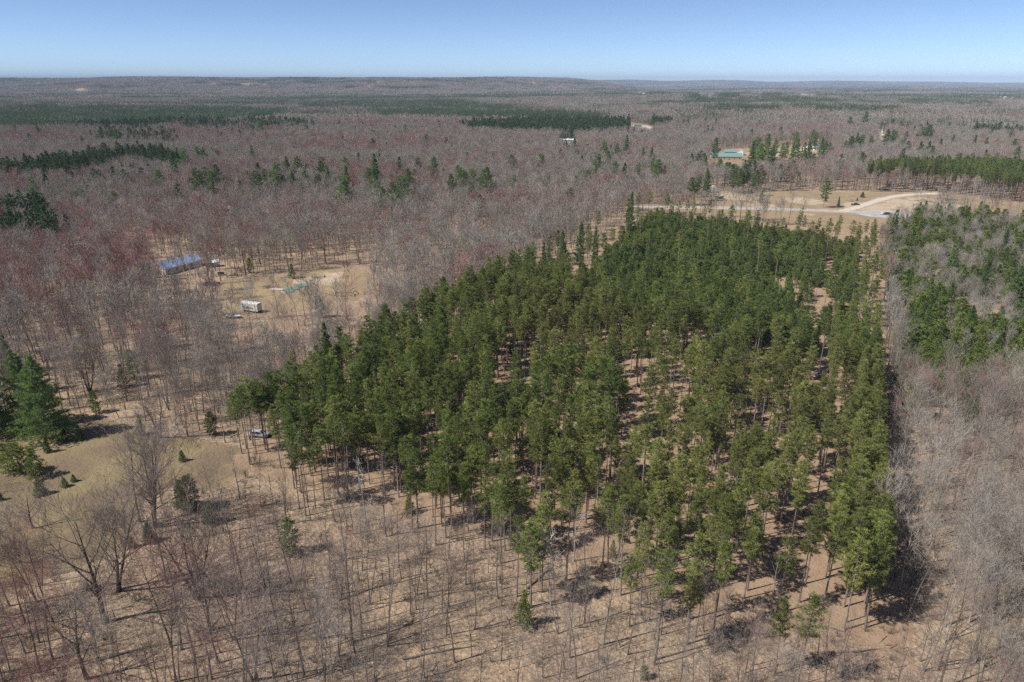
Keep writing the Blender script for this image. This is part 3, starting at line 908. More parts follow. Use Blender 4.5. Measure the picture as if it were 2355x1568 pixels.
# ---------------------------------------------------------------- buildings
def gable(name, label, cat, loc, rz, L, W, hw, hr, wall, roof, group=None, win=3, door=True, panels=0, over=0.4, far=False):
    """long side along local x; windows and doors on the -y side"""
    r = empty(name, loc, rz); tag(r, label, cat, group)
    BUILT.append((loc[0], loc[1], max(L, W) * 0.5 + 2.5))
    x, y = L / 2, W / 2
    m = MB()
    m.prism([(-y, -0.5), (y, -0.5), (y, hw), (0, hw + hr), (-y, hw)], -x, x, 'x')
    w = m.build('wall', wall, r)
    t = 0.14; k = hr / y
    rf = None
    prof = [(-y - over, hw - over * k + 0.05), (0, hw + hr + 0.05), (y + over, hw - over * k + 0.05), (y + over, hw - over * k + 0.05 + t), (0, hw + hr + 0.05 + t), (-y - over, hw - over * k + 0.05 + t)]
    m = MB(); m.prism(prof, -x - over, x + over, 'x'); rf = m.build('roof', roof, r)
    if panels:                                  # standing-seam sheets, each its own piece
        pw = (L + 2 * over) / panels
        sl = math.hypot(y + over, (y + over) * k)
        pm = MB(); pm.box(0.03, pw - 0.03, 0.0, sl - 0.02, 0.0, 0.035); pm.box(0.0, 0.05, 0.0, sl - 0.02, 0.0, 0.09)
        me = pm.mesh('roof_panel', roof)
        for sgn in (-1, 1):
            for i in range(panels):
                o = bpy.data.objects.new('roof_panel', me); link(o, rf)
                th = math.atan(k)
                if sgn < 0:
                    o.location = (-x - over + i * pw, -y - over, hw - over * k + 0.07 + t + random.uniform(0, 0.02)); o.rotation_euler = (th, 0, 0)
                else:
                    o.location = (-x - over + (i + 1) * pw, y + over, hw - over * k + 0.07 + t); o.rotation_euler = (th, 0, math.pi)
    if not far:
        for i in range(win):
            cx = -x + L * (i + 0.5) / win
            if door and i == win // 2: continue
            m = MB(); m.box(cx - 0.7, cx + 0.7, -y - 0.06, -y + 0.05, hw * 0.38, hw * 0.38 + 1.15)
            f = m.build('window', M['wall_white'], r)
            m = MB(); m.box(cx - 0.6, cx + 0.6, -y - 0.09, -y - 0.03, hw * 0.38 + 0.1, hw * 0.38 + 1.05); m.build('pane', M['window'], f)
        if door:
            cx = -x + L * (win // 2 + 0.5) / win
            m = MB(); m.box(cx - 0.5, cx + 0.5, -y - 0.07, -y + 0.05, 0, 2.1); d = m.build('door', M['door'], r)
            m = MB(); m.box(cx + 0.32, cx + 0.42, -y - 0.14, -y - 0.06, 1.0, 1.1); m.build('handle', M['steel'], d)
    return r

# the blue-roofed building in the yard
hx, hy = -152.0, 312.0
gable('long_house', 'long low building with blue metal roof in the left yard clearing', 'house', (hx, hy, float(terrain(hx, hy))), math.atan2(20, 9.5), 20, 9.0, 2.8, 2.2, M['wall_cream'], M['roof_blue'], win=5, panels=14)
q = P(490, 613); gable('shed', 'small grey shed with white roof beside the blue-roofed building', 'shed', q, 0.5, 4.6, 3.0, 2.3, 0.7, M['wall_grey'], M['roof_white'], win=1, door=True)

# the farm
q = P(1668, 367); gable('barn', 'long barn with green metal roof at the far farm', 'barn', q, -0.12, 33, 11, 3.6, 3.4, M['wall_tan'], M['roof_green'], win=6, panels=12)
q = P(1677, 355); gable('farm_shed', 'smaller green-roofed shed behind the long barn', 'shed', q, 0.0, 14, 7, 3.2, 2.4, M['wall_grey'], M['roof_green'], win=2)
q = P(1702, 356); gable('farm_house', 'small white house with pale roof beside the barns', 'house', q, 1.2, 9, 7, 3.8, 2.6, M['wall_white'], M['roof_white'], win=3)
q = P(1786, 352); gable('open_shelter', 'little shelter with green roof on the bare farmyard', 'shelter', q, 0.0, 6, 4, 2.2, 1.2, M['wall_tan'], M['roof_green'], win=1, door=False)
q = P(1876, 345); gable('farm_house', 'white house with grey roof beyond the farmyard pines', 'house', q, 0.3, 12, 8, 3.6, 3.0, M['wall_white'], M['roof_grey'], win=4)
q = P(1855, 345); gable('garage', 'low white garage beside the house beyond the farmyard', 'garage', q, 0.1, 9, 6, 2.6, 1.6, M['wall_white'], M['roof_white'], win=2)
q = P(1302, 327); gable('metal_building', 'white-roofed metal building alone among the distant bare woods', 'building', q, 0.0, 19, 12, 3.4, 2.0, M['wall_white'], M['roof_white'], win=3)
q = P(1325, 327); gable('shed', 'low white shed beside the lone metal building', 'shed', q, 0.0, 7, 5, 2.2, 1.0, M['wall_white'], M['roof_white'], win=1)
q = P(857, 303); gable('cabin', 'grey cabin at the edge of the distant pines', 'cabin', q, 0.4, 10, 7, 3.0, 2.4, M['wall_grey'], M['roof_grey'], win=2)
q = P(1465, 290); gable('house', 'grey-roofed house with pale yard among distant pines', 'house', q, 0.1, 14, 8, 3.2, 2.4, M['wall_white'], M['roof_grey'], win=3)
patch('yard', 1484, 290.5, 14, 40, M['gravel'], 0.2)
q = P(955, 266); gable('cabin', 'tiny white-roofed cabin before the dark pine belt', 'cabin', q, 0.2, 8, 6, 2.6, 2.0, M['wall_white'], M['roof_white'], win=2)

# town and scattered houses near the skyline
FAR = [(88, 191, 13), (233, 195, 4), (493, 192, 5), (553, 193, 7), (566, 193, 6), (578, 193, 6), (606, 193, 6), (798, 206, 7), (817, 206, 4), (868, 188, 6), (946, 187, 4),
       (954, 200, 4), (1288, 197, 4), (1364, 213, 5), (1389, 216, 6), (1468, 217, 5), (1480, 217, 4), (1491, 218, 5), (1511, 219, 4), (1530, 220, 4), (1547, 219, 5), (1609, 219, 15), (1632, 222, 7), (1650, 222, 5), (1686, 224, 19),
       (1732, 223, 15), (1749, 223, 10), (1832, 218, 5), (1843, 219, 4), (1852, 219, 6), (1869, 219, 5), (1880, 221, 4), (2229, 246, 6), (2247, 254, 9), (2285, 244, 8), (2297, 224, 5), (2282, 225, 5), (2310, 226, 4), (2330, 225, 4), (2342, 224, 7), (2322, 230, 4)]
random.seed(5)
CELLS = {}
for i, (fx, fy, fw) in enumerate(FAR):
    c = P(fx, fy); sc = c.y / FPX
    L = min(max(fw * sc, 12), 60); h = 5.5 if L < 22 else 8
    side_ = 'far left skyline' if fx < 700 else ('far valley below the plateau' if fx < 1300 else ('distant town by the skyline' if fx < 1900 else 'far right valley'))
    kind = 'large pale hall' if L > 32 else 'small pale house'
    o = gable('distant_hall' if L > 32 else 'distant_house', kind + ' in the ' + side_, 'building' if L > 32 else 'house', c, random.uniform(-0.3, 0.3), L, min(L * 0.6, 24), h, h * 0.55,
          random.choice([M['wall_white'], M['wall_white'], M['wall_cream']]), random.choice([M['roof_white'], M['roof_white'], M['roof_grey']]), 'buildings in the ' + side_, far=True)
    CELLS.setdefault(kind + side_, []).append((fx, o, kind + ' in the ' + side_, ''))
    OPENINGS.append(([(fx - fw * 0.6 - 5, fy - 3), (fx + fw * 0.6 + 5, fy - 3), (fx + fw * 0.6 + 5, fy + 2.5), (fx - fw * 0.6 - 5, fy + 2.5)], 1.0))
    BUILT.append((c.x, c.y, L * 0.5 + 30))

number_off(CELLS)
def mast():
    c = P(674, 182); r = empty('radio_mast', c); tag(r, 'thin tall radio mast standing on the left skyline plateau', 'mast')
    H = 118; m = MB(); n = 24
    for k in range(3):
        a = 6.283 * k / 3
        m.tube([(math.cos(a) * 1.4, math.sin(a) * 1.4, -1), (math.cos(a) * 0.7, math.sin(a) * 0.7, H)], [0.22, 0.14], 4)
    m.build('legs', M['steel'], r)
    m = MB()
    for i in range(n):
        z0, z1 = H * i / n, H * (i + 1) / n
        for k in range(3):
            a, b = 6.283 * k / 3, 6.283 * (k + 1) / 3; r0 = 1.4 - 0.7 * z0 / H; r1 = 1.4 - 0.7 * z1 / H
            m.tube([(math.cos(a) * r0, math.sin(a) * r0, z0), (math.cos(b) * r1, math.sin(b) * r1, z1)], [0.09, 0.09], 3)
    m.build('bracing', M['steel'], r)
    m = MB(); m.tube([(0, 0, H), (0, 0, H + 8)], [0.12, 0.04], 5); m.build('antenna', M['steel'], r)
mast()

# ---------------------------------------------------------------- vehicles and yard things
def wheel(parent, x, y, r=0.36, w=0.24):
    m = MB(); m.tube([(x, y - w / 2, r), (x, y + w / 2, r)], [r, r], 14, True); t = m.build('wheel', M['tyre'], parent)
    s = -1 if y < 0 else 1
    m = MB(); m.tube([(x, y + s * w * 0.4, r), (x, y + s * (w * 0.5 + 0.02), r)], [r * 0.6, r * 0.55], 10, True); m.build('rim', M['rim'], t)

def car(name, label, cat, loc, rz, paint, kind='suv', L=4.6):
    r = empty(name, loc, rz); tag(r, label, cat); BUILT.append((loc[0], loc[1], 2.6))
    h = L / 2; W = 0.92
    if kind == 'pickup':
        body = [(-h, 0.45), (h, 0.45), (h, 0.85), (h - 0.12, 1.02), (h - 1.25, 1.10), (-h, 1.10)]
        cab = [(h - 1.35, 1.08), (h - 1.95, 1.78), (h - 3.15, 1.80), (h - 3.35, 1.08)]
    else:
        body = [(-h, 0.42), (h, 0.42), (h, 0.78), (h - 0.15, 0.92), (h - 1.15, 1.02), (-h, 1.02)]
        cab = [(h - 1.2, 1.0), (h - 1.9, 1.62), (-h + 0.45, 1.64), (-h + 0.05, 1.0)]
    m = MB(); m.prism(body, -W, W); b = m.build('body', paint, r)
    mod = b.modifiers.new('soft_edges', 'BEVEL'); mod.width = 0.07; mod.segments = 2
    m = MB()
    n = len(m.v); k = len(cab)
    for sy in (-1, 1):
        for (a, z) in cab: m.v.append((a, sy * (W - 0.05 - 0.18 * (z > 1.3)), z))
    for i in range(k):
        j = (i + 1) % k; m.f.append((i, j, k + j, k + i)); m.m.append(0)
    m.f.append(tuple(reversed(range(k)))); m.f.append(tuple(range(k, 2 * k))); m.m += [0, 0]
    c = m.build('cabin', paint, r); mod = c.modifiers.new('soft_edges', 'BEVEL'); mod.width = 0.05; mod.segments = 2
    def pane(nm, a0, a1, z0, z1, yy):
        m = MB(); m.quad(*[(a0, yy[0], z0), (a1, yy[0], z0), (a1 - 0.3 * (a1 > 0), yy[1], z1), (a0 + 0.1, yy[1], z1)]); m.build(nm, M['window'], c)
    (xa, za), (xb, zb), (xc, zc), (xd, zd) = cab
    for sy in (-1, 1):
        y0, y1 = sy * (W - 0.03), sy * (W - 0.2)
        mid = (xb + xc) / 2
        for (p0, p1, q0, q1) in ((xa - 0.15, mid + 0.05, xb - 0.05, mid + 0.05), (mid - 0.05, xd + 0.2, mid - 0.05, xc + 0.1)):
            m = MB(); m.quad((p0, y0, za + 0.06), (p1, y0, za + 0.06), (q1, y1 + sy * 0.0, zb - 0.10), (q0, y1, zb - 0.10)); m.build('side_window', M['window'], c)
    m = MB(); m.quad((xa - 0.03 + 0.04, -W + 0.14, za + 0.05), (xa + 0.01, W - 0.14, za + 0.05), (xb + 0.06, W - 0.28, zb - 0.06), (xb + 0.06, -W + 0.28, zb - 0.06)); m.build('windscreen', M['window'], c)
    m = MB(); m.quad((xd - 0.02, -W + 0.14, zd + 0.1), (xd - 0.02, W - 0.14, zd + 0.1), (xc - 0.03, W - 0.28, zc - 0.08), (xc - 0.03, -W + 0.28, zc - 0.08)); m.build('rear_window', M['window'], c)
    if kind == 'pickup':
        m = MB(); m.box(-h + 0.08, h - 3.45, -W + 0.1, W - 0.1, 1.085, 1.115); m.build('cargo_bed', M['tyre'], r)
    for sx in (-h + 0.85, h - 0.9):
        for sy in (-1, 1): wheel(r, sx, sy * (W - 0.1))
    for sy in (-1, 1):
        m = MB(); m.box(h - 0.02, h + 0.03, sy * 0.62 - 0.16, sy * 0.62 + 0.16, 0.66, 0.80); m.build('headlight', M['lamp'], r)
        m = MB(); m.box(-h - 0.03, -h + 0.02, sy * 0.72 - 0.1, sy * 0.72 + 0.1, 0.70, 0.92); m.build('tail_light', M['paint_red'], r)
    m = MB(); m.box(h - 0.05, h + 0.09, -W + 0.05, W - 0.05, 0.40, 0.55); m.box(-h - 0.09, -h + 0.05, -W + 0.05, W - 0.05, 0.40, 0.55); m.build('bumper', M['tyre'], r)
    return r
car('pickup_truck', 'dark blue pickup truck parked where the gravel road meets the pale road', 'truck', P(1966, 472), 0.15, M['paint_navy'], 'pickup', 5.6)
car('car', 'small dark car parked on the road turnaround', 'car', P(2042, 494), 0.1, M['paint_black'])
car('car', 'small white car beside the dark one on the road turnaround', 'car', P(2031, 493.5), 0.5, M['paint_white'])
car('car', 'silver-white car half hidden under the pines at the plantation\'s left corner', 'car', P(598, 1003), -0.15, M['paint_silver'])
car('car', 'black car among the bare trees in front of the blue-roofed building', 'car', P(481, 657), 0.2, M['paint_black'])
car('car', 'dark maroon car at the upper edge of the farmyard', 'car', P(1801, 354), 0.0, M['paint_maroon'])
car('car', 'dark maroon car at the lower edge of the farmyard', 'car', P(1801, 360.5), 0.1, M['paint_maroon'])

def trailer():
    a, b = P(556, 713), P(600, 719); c = (a + b) / 2
    d = b - a; L = 8.0
    r = empty('box_trailer', c, math.atan2(d.y, d.x)); tag(r, 'grimy white box trailer with rounded nose and faded lettering in the yard', 'trailer'); BUILT.append((c.x, c.y, 6))
    h = L / 2; W = 1.25; z0, z1 = 0.75, 3.5
    m = MB(); pts = []
    outline = [(h, -W), (h, W)] + [(-h + 1.1 - math.sin(t) * 1.1, W * math.cos(t)) for t in np.linspace(0, math.pi, 9)]
    n = len(outline)
    for z, s in ((z0, 1), (z1 - 0.25, 1), (z1, 0.93)):
        for (x, y) in outline: m.v.append((x * (1 if s == 1 else 0.985), y * s, z))
    for lv in range(2):
        for i in range(n):
            j = (i + 1) % n; m.f.append((lv * n + i, lv * n + j, lv * n + n + j, lv * n + n + i)); m.m.append(0)
    m.f.append(tuple(reversed(range(n)))); m.m.append(0)
    m.build('body', M['trailer_side'], r)
    m = MB()
    for z, s in ((z1 + 0.004, 0.93), (z1 + 0.12, 0.80)):
        for (x, y) in outline: m.v.append((x * 0.985, y * s, z))
    for i in range(n):
        j = (i + 1) % n; m.f.append((i, j, n + j, n + i)); m.m.append(0)
    m.f.append(tuple(range(n, 2 * n))); m.m.append(0)
    m.build('roof', M['roof_white'], r)
    m = MB(); y = -W - 0.012
    m.v += [(-h + 1.2, y, 1.9), (-h + 2.1, y, 1.25), (-h + 2.5, y, 1.3), (-h + 2.3, y, 2.6), (-h + 1.6, y, 3.0), (-h + 1.25, y, 2.7)]; m.f.append(tuple(range(6))); m.m.append(0)
    m.build('blue_emblem', M['trailer_blue'], r)
    m = MB(); y = -W - 0.014          # lettering, too worn to read: one upright row of slanting strokes
    strokes = [((2.7, 1.3), (2.95, 2.4)), ((2.95, 2.4), (3.2, 1.3)), ((2.82, 1.8), (3.1, 1.8)), ((3.5, 1.3), (3.5, 2.3)), ((3.5, 2.3), (3.9, 1.3)), ((3.9, 1.3), (3.9, 2.3)), ((4.2, 1.35), (4.6, 1.35)), ((4.2, 1.35), (4.2, 2.1)), ((4.2, 2.1), (4.6, 2.1)),
               ((4.9, 1.3), (4.9, 2.0)), ((4.9, 2.0), (5.25, 2.0)), ((4.9, 1.65), (5.2, 1.65)), ((5.5, 1.3), (5.5, 2.0)), ((5.5, 1.3), (5.85, 1.3)), ((5.5, 1.95), (5.85, 1.95)), ((5.85, 1.3), (5.85, 1.95))]
    for (p, q) in strokes:
        p = Vector((p[0] - h, 0, p[1])); q = Vector((q[0] - h, 0, q[1])); d = (q - p).normalized(); s = Vector((-d.z, 0, d.x)) * 0.09
        m.quad(*[(v.x, y, v.z) for v in (p - s, q - s, q + s, p + s)])
    m.build('lettering', M['ink'], r)
    m = MB(); m.box(h - 0.01, h + 0.05, -W + 0.1, -0.03, z0 + 0.1, z1 - 0.35); d1 = m.build('door', M['trailer_side'], r)
    m = MB(); m.box(h - 0.01, h + 0.05, 0.03, W - 0.1, z0 + 0.1, z1 - 0.35); m.build('door', M['trailer_side'], r)
    for x in (h - 1.2, h - 2.2):
        for sy in (-1, 1): wheel(r, x, sy * (W - 0.15), 0.42, 0.28)
    m = MB(); m.box(-h + 1.2, -h + 1.4, -0.9, -0.7, -0.05, 0.75); m.build('landing_leg', M['steel'], r)
    m = MB(); m.box(-h + 1.2, -h + 1.4, 0.7, 0.9, -0.05, 0.75); m.build('landing_leg', M['steel'], r)
trailer()

def boat():
    c = P(537, 731); r = empty('boat', c, -0.12); tag(r, 'small white boat lying in the yard below the box trailer', 'boat'); BUILT.append((c.x, c.y, 5))
    L = 6.0; n = 11; m = MB(); K = 7
    for i in range(n):
        t = i / (n - 1); x = -L / 2 + L * t
        w = 1.1 * (1 - max(0, t - 0.45) ** 2 / 0.3025) ** 0.6 if t < 1 else 0.02
        for k in range(K):
            a = math.pi * k / (K - 1); m.v.append((x, -w * math.cos(a), 0.95 + 0.12 * t - 0.72 * math.sin(a) ** 0.8 * (1 - 0.25 * t)))
        if i:
            for k in range(K - 1):
                b = (i - 1) * K + k; m.f.append((b, b + 1, b + K + 1, b + K)); m.m.append(0)
    m.f.append(tuple(range(K))); m.m.append(0)
    m.build('hull', M['paint_white'], r)
    m = MB()
    for i in range(n):
        t = i / (n - 1); x = -L / 2 + L * t
        w = 1.12 * (1 - max(0, t - 0.45) ** 2 / 0.3025) ** 0.6 if t < 1 else 0.02
        m.v += [(x, -w, 0.96 + 0.12 * t), (x, w, 0.96 + 0.12 * t)]
        if i: b = 2 * i; m.f.append((b - 2, b, b + 1, b - 1)); m.m.append(0)
    m.build('deck', M['wall_white'], r)
    m = MB(); m.quad((0.4, -0.8, 1.05), (0.4, 0.8, 1.05), (0.0, 0.7, 1.5), (0.0, -0.7, 1.5)); m.build('windshield', M['window'], r)
    for x in (-1.9, -0.7):
        m = MB(); m.box(x, x + 0.5, -0.7, 0.7, 0.99, 1.35); m.build('seat', M['wall_grey'], r)
    m = MB(); m.box(-L / 2 - 0.4, -L / 2, -0.18, 0.18, 0.5, 1.45); m.build('outboard_motor', M['paint_black'], r)
    for x in (-1.5, 1.2):
        m = MB(); m.box(x, x + 0.25, -0.9, 0.9, -0.05, 0.34); m.build('cradle', M['log'], r)
boat()

def tractor(label, loc, rz, paint, nm='garden_tractor'):
    r = empty(nm, loc, rz); tag(r, label, 'tractor'); BUILT.append((loc[0], loc[1], 2.5))
    m = MB(); m.box(-0.2, 1.3, -0.4, 0.4, 0.6, 1.25); m.build('bonnet', paint, r)
    m = MB(); m.box(-0.9, -0.3, -0.35, 0.35, 0.7, 0.85); m.box(-1.0, -0.85, -0.35, 0.35, 0.85, 1.4); m.build('seat', M['tyre'], r)
    m = MB(); m.tube([(-0.2, 0, 1.2), (-0.4, 0, 1.55)], [0.03, 0.03], 5); m.tube([(-0.4, -0.22, 1.55), (-0.4, 0.22, 1.55)], [0.03, 0.03], 5); m.build('steering_column', M['tyre'], r)
    for y in (-0.75, 0.75): wheel(r, -0.7, y, 0.62, 0.34); wheel(r, 1.0, y * 0.85, 0.36, 0.22)
    m = MB(); m.box(-1.0, 1.2, -0.35, 0.35, 0.4, 0.6); m.build('chassis', M['paint_black'], r)
tractor('dark blue tractor parked right of the small white-roofed shed', P(508, 632), 0.4, M['paint_navy'])
tractor('red tractor beside the black car in the wooded yard', P(500, 656), 1.2, M['paint_red'])

def sheet(label, loc, rz, w, l):
    r = empty('metal_sheet', loc, rz); tag(r, label, 'metal sheet', 'green sheets lying in the yard')
    m = MB(); n = 12
    for i in range(n + 1):
        for j in (0, 1): m.v.append((-w / 2 + w * i / n, (-l / 2, l / 2)[j], 0.22 + 0.05 * (i % 2) + random.uniform(0, 0.02)))
        if i: b = 2 * i; m.f.append((b - 2, b, b + 1, b - 1)); m.m.append(0)
    s = m.build('panel', M['tarp'], r); md = s.modifiers.new('thickness', 'SOLIDIFY'); md.thickness = 0.03
    m = MB(); m.box(-w / 2, w / 2, -l * 0.3, -l * 0.3 + 0.1, -0.05, 0.19); m.box(-w / 2, w / 2, l * 0.3, l * 0.3 + 0.1, -0.05, 0.19); m.build('support', M['log'], r)
    BUILT.append((loc[0], loc[1], 4))
sheet('green metal sheet lying nearest the white boards in the yard', P(663, 669), 0.6, 3.4, 5.5)
sheet('dark green metal sheet in the middle of the three in the yard', P(677, 664), 0.6, 3.0, 4.5)
sheet('bright green metal sheet farthest from the trailer in the grass', P(695, 657), 0.6, 3.8, 5.0)

def boards(label, loc, rz, n, L, mat, cat='lumber', name='lumber_pile'):
    r = empty(name, loc, rz); tag(r, label, cat); random.seed(int(abs(loc[0] * 10)))
    for i in range(n):
        m = MB(); w = 0.28
        m.box(-L / 2 + random.uniform(-.4, .4), L / 2 + random.uniform(-.4, .4), -w / 2, w / 2, 0, 0.12)
        o = m.build('board', mat, r); o.location = (random.uniform(-.2, .2), (i % 6) * 0.36 - 0.9, 0.13 * (i // 6)); o.rotation_euler = (0, 0, random.uniform(-.06, .06))
    BUILT.append((loc[0], loc[1], L / 2 + 1))
boards('loose white boards on the bare ground of the yard', P(640, 665), -0.25, 6, 6.0, M['white_board'])
boards('short white boards beside the green sheets in the yard', P(655, 671), -0.3, 5, 4.0, M['white_board'])
boards('stack of new yellow lumber at the building site by the pale road', P(1664, 444), 0.2, 24, 7.0, M['wood'])
boards('flat yellow lumber stack lower down at the building site', P(1684, 448), 0.1, 12, 6.0, M['wood'])
boards('pale boards left of the half-built white house', P(1640, 447), 0.5, 8, 5.0, M['white_board'])

def half_built():
    c = P(1641, 443); r = empty('half_built_house', c, 0.1, 0.72); tag(r, 'half-built white two-storey house among trees by the pale road', 'house'); BUILT.append((c.x, c.y, 6))
    m = MB(); m.prism([(-2.6, -0.3), (2.6, -0.3), (2.6, 5.6), (0, 7.4), (-2.6, 5.6)], -4.0, 4.0); m.build('wall', M['wall_white'], r)
    for i in range(8):
        y = -4.2 + i * 1.2
        m = MB(); m.tube([(-3.0, y, 5.45), (0, y, 7.6)], [0.09, 0.09], 4); m.tube([(3.0, y, 5.45), (0, y, 7.6)], [0.09, 0.09], 4); m.build('rafter', M['wood'], r)
    for (x, z) in ((-1.2, 0.9), (1.2, 0.9), (-1.2, 3.6), (1.2, 3.6)):
        m = MB(); m.box(x - 0.5, x + 0.5, -4.05, -3.9, z, z + 1.3); f = m.build('window', M['wood'], r)
        m = MB(); m.box(x - 0.42, x + 0.42, -4.09, -4.03, z + 0.08, z + 1.22); m.build('pane', M['window'], f)
half_built()
def dumpster():
    c = P(1653, 457); r = empty('waste_container', c, 0.3); tag(r, 'blue-green waste container in front of the building site', 'container'); BUILT.append((c.x, c.y, 4))
    m = MB(); m.prism([(-2.6, 0.15), (2.6, 0.15), (3.0, 1.9), (-3.0, 1.9)], -1.2, 1.2); m.build('body', M['dumpster'], r)
    m = MB(); m.box(-3.1, 3.1, -1.3, 1.3, 1.9, 2.0); m.build('rim', M['steel'], r)
    for i in range(5):
        m = MB(); x = -2.2 + i * 1.1; m.box(x - 0.06, x + 0.06, -1.29, -1.21, 0.2, 1.85); m.build('rib', M['dumpster'], r)
dumpster()
def hay():
    c = P(1762, 356); r = empty('storage_container', c, 0.1); tag(r, 'orange-brown storage container in the farmyard', 'container'); BUILT.append((c.x, c.y, 6))
    m = MB(); m.box(-4, 4, -1.3, 1.3, 0.1, 2.7); m.build('body', M['paint_orange'], r)
    for i in range(14):
        m = MB(); x = -3.8 + i * 0.58; m.box(x, x + 0.25, -1.36, -1.3, 0.2, 2.6); m.build('rib', M['paint_orange'], r)
    for s in (0, 1):
        m = MB(); m.box(4.0, 4.06, -1.2 + s * 1.22, -0.02 + s * 1.22, 0.2, 2.6); m.build('door', M['paint_orange'], r)
hay()

def log_pile(label, loc, n, L, spread, seed):
    r = empty('slash_pile', loc, 0); tag(r, label, 'log pile', 'slash piles'); random.seed(seed)
    for i in range(n):
        l = L * random.uniform(0.5, 1.2); rr_ = random.uniform(0.08, 0.2)
        m = MB(); m.tube([(-l / 2, 0, 0), (0, random.uniform(-.2, .2), random.uniform(-.1, .1)), (l / 2, 0, 0)], [rr_, rr_ * 0.9, rr_ * 0.7], 6, True)
        o = m.build('log', M['log'] if i % 3 or seed > 3 else M['bark_aspen'], r)
        o.location = (random.gauss(0, spread), random.gauss(0, spread * 0.6), random.uniform(0.1, 1.3) * max(0.25, 1 - 0.25 * abs(random.gauss(0, 1)))); o.rotation_euler = (0, random.uniform(-.25, .25), random.uniform(0, 3.14))
    BUILT.append((loc[0], loc[1], spread * 2))
log_pile('pile of grey logs and branches between the gravel road and the pine stand', P(2125, 463), 26, 5, 3.5, 1)
log_pile('long heap of pale logs at the foot of the pine stand', P(2165, 468), 30, 6, 5.5, 2)
log_pile('heap of logs at the far end of the cleared ground', P(2190, 460), 22, 6, 4, 3)
log_pile('small brush heap beside the dark blue pickup', P(1958, 463), 14, 3, 1.8, 4)
log_pile('dark heap of old branches on the grass at the yard\'s far end', P(800, 676), 26, 4, 4.0, 5)
log_pile('scattered logs along the shaded edge of the yard', P(690, 640), 16, 5, 6.0, 6)
log_pile('small stump heap left of the yard\'s green sheets', P(620, 662), 10, 2.5, 2.0, 7)

# fallen trunks on the leaf litter
def fallen(px, py, L, rz, label):
    c = P(px, py); r = empty('fallen_trunk', c, rz); tag(r, label, 'fallen tree', 'fallen trunks on the forest floor')
    m = MB(); k = 6
    pts = [Vector((-L / 2 + L * i / k, random.uniform(-.15, .15), 0.16 + random.uniform(-0.03, 0.12))) for i in range(k + 1)]
    m.tube(pts, [0.19 - 0.13 * i / k for i in range(k + 1)], 7, True); m.build('trunk', M['logend'], r)
    for i in range(5):
        p = pts[random.randint(3, k)]; m = MB(); l = random.uniform(0.8, 2.2); a = random.uniform(0.4, 1.0) * random.choice((-1, 1))
        m.tube([p, p + Vector((math.cos(a) * l, math.sin(a) * l, random.uniform(0.1, 0.8)))], [0.05, 0.01], 4); m.build('branch', M['logend'], r)
random.seed(9)
for (a, b, L, z, lb) in ((840, 1360, 9, 0.5, 'fallen trunk on leaf litter below the young pine near the plantation corner'), (1010, 1500, 11, 0.25, 'fallen trunk near the bottom edge left of centre'), (1500, 1400, 8, -0.4, 'fallen trunk on open leaf litter under the plantation\'s front edge'),
                         (620, 1450, 10, 0.2, 'long fallen trunk below the spreading oaks'), (1950, 1500, 9, 0.1, 'fallen trunk near the lower right brush'), (2230, 1230, 8, 0.0, 'fallen trunk in the right-hand pale woods'), (1240, 1330, 7, 0.9, 'fallen trunk between the white birch and the plantation'), (300, 1500, 9, 0.35, 'fallen trunk near the lower left corner')):
    fallen(a, b, L, z, lb)

# ---------------------------------------------------------------- trees that stand out one by one
random.seed(77)
SPECIAL_HARDWOODS = []
def special(kind, i, name, label, cat, px, py, s, rz=None, wide=1.0, group=None):
    c = P(px, py); SPECIAL_HARDWOODS.append((c.x, c.y))
    plant(PR[kind][i], name, label, cat, group, c.x, c.y, s, rz, wide)
special('spreading', 2, 'oak_tree', 'many-stemmed spreading bare oak at the edge of the meadow', 'bare tree', 352, 1212, 1.35)
special('spreading', 1, 'oak_tree', 'spreading bare oak with thick forked trunk below the meadow', 'bare tree', 268, 1358, 1.25)
special('spreading', 0, 'oak_tree', 'thick-trunked leaning bare oak nearest the lower left corner', 'bare tree', 242, 1432, 1.35)
special('spreading', 3, 'apple_tree', 'low sprawling bare tree on the meadow grass at the left edge', 'bare tree', 76, 1214, 0.5, None, 1.3)
special('spreading', 1, 'apple_tree', 'small gnarled bare tree at the lower end of the meadow', 'bare tree', 48, 1292, 0.38, None, 1.2)
special('spreading', 2, 'oak_tree', 'dense grey bare oak right of the forked oak', 'bare tree', 455, 1374, 1.15)
special('spreading', 0, 'oak_tree', 'bare oak with long low limbs at the bottom left edge', 'bare tree', 200, 1560, 0.95)
special('spreading', 2, 'maple_tree', 'bare many-stemmed maple on the bank behind the meadow', 'bare tree', 205, 900, 0.95)
special('spreading', 1, 'maple_tree', 'reddish bare maple standing alone between meadow and plantation', 'bare tree', 368, 1005, 0.85)
special('hardwood', 1, 'hardwood_tree', 'tall bare tree with forked trunk at the bottom centre', 'bare tree', 1386, 1482, 1.15)
special('hardwood', 3, 'hardwood_tree', 'straight bare tree just left of the forked one at the bottom', 'bare tree', 1310, 1512, 1.05)
special('hardwood', 4, 'hardwood_tree', 'lone bare tree on pale leaf litter at the bottom right of centre', 'bare tree', 1504, 1528, 0.95)
special('hardwood', 2, 'hardwood_tree', 'dark straight bare tree on open litter below the plantation\'s left half', 'bare tree', 888, 1484, 1.05)
special('birch', 0, 'birch_tree', 'white-barked bare birch standing before the plantation', 'birch tree', 1266, 1392, 1.0)
special('birch', 0, 'birch_tree', 'slim white birch close to the plantation\'s front edge', 'birch tree', 1318, 1290, 0.9)
special('birch', 0, 'birch_tree', 'white birch among brush left of the plantation\'s front', 'birch tree', 842, 1200, 0.9)
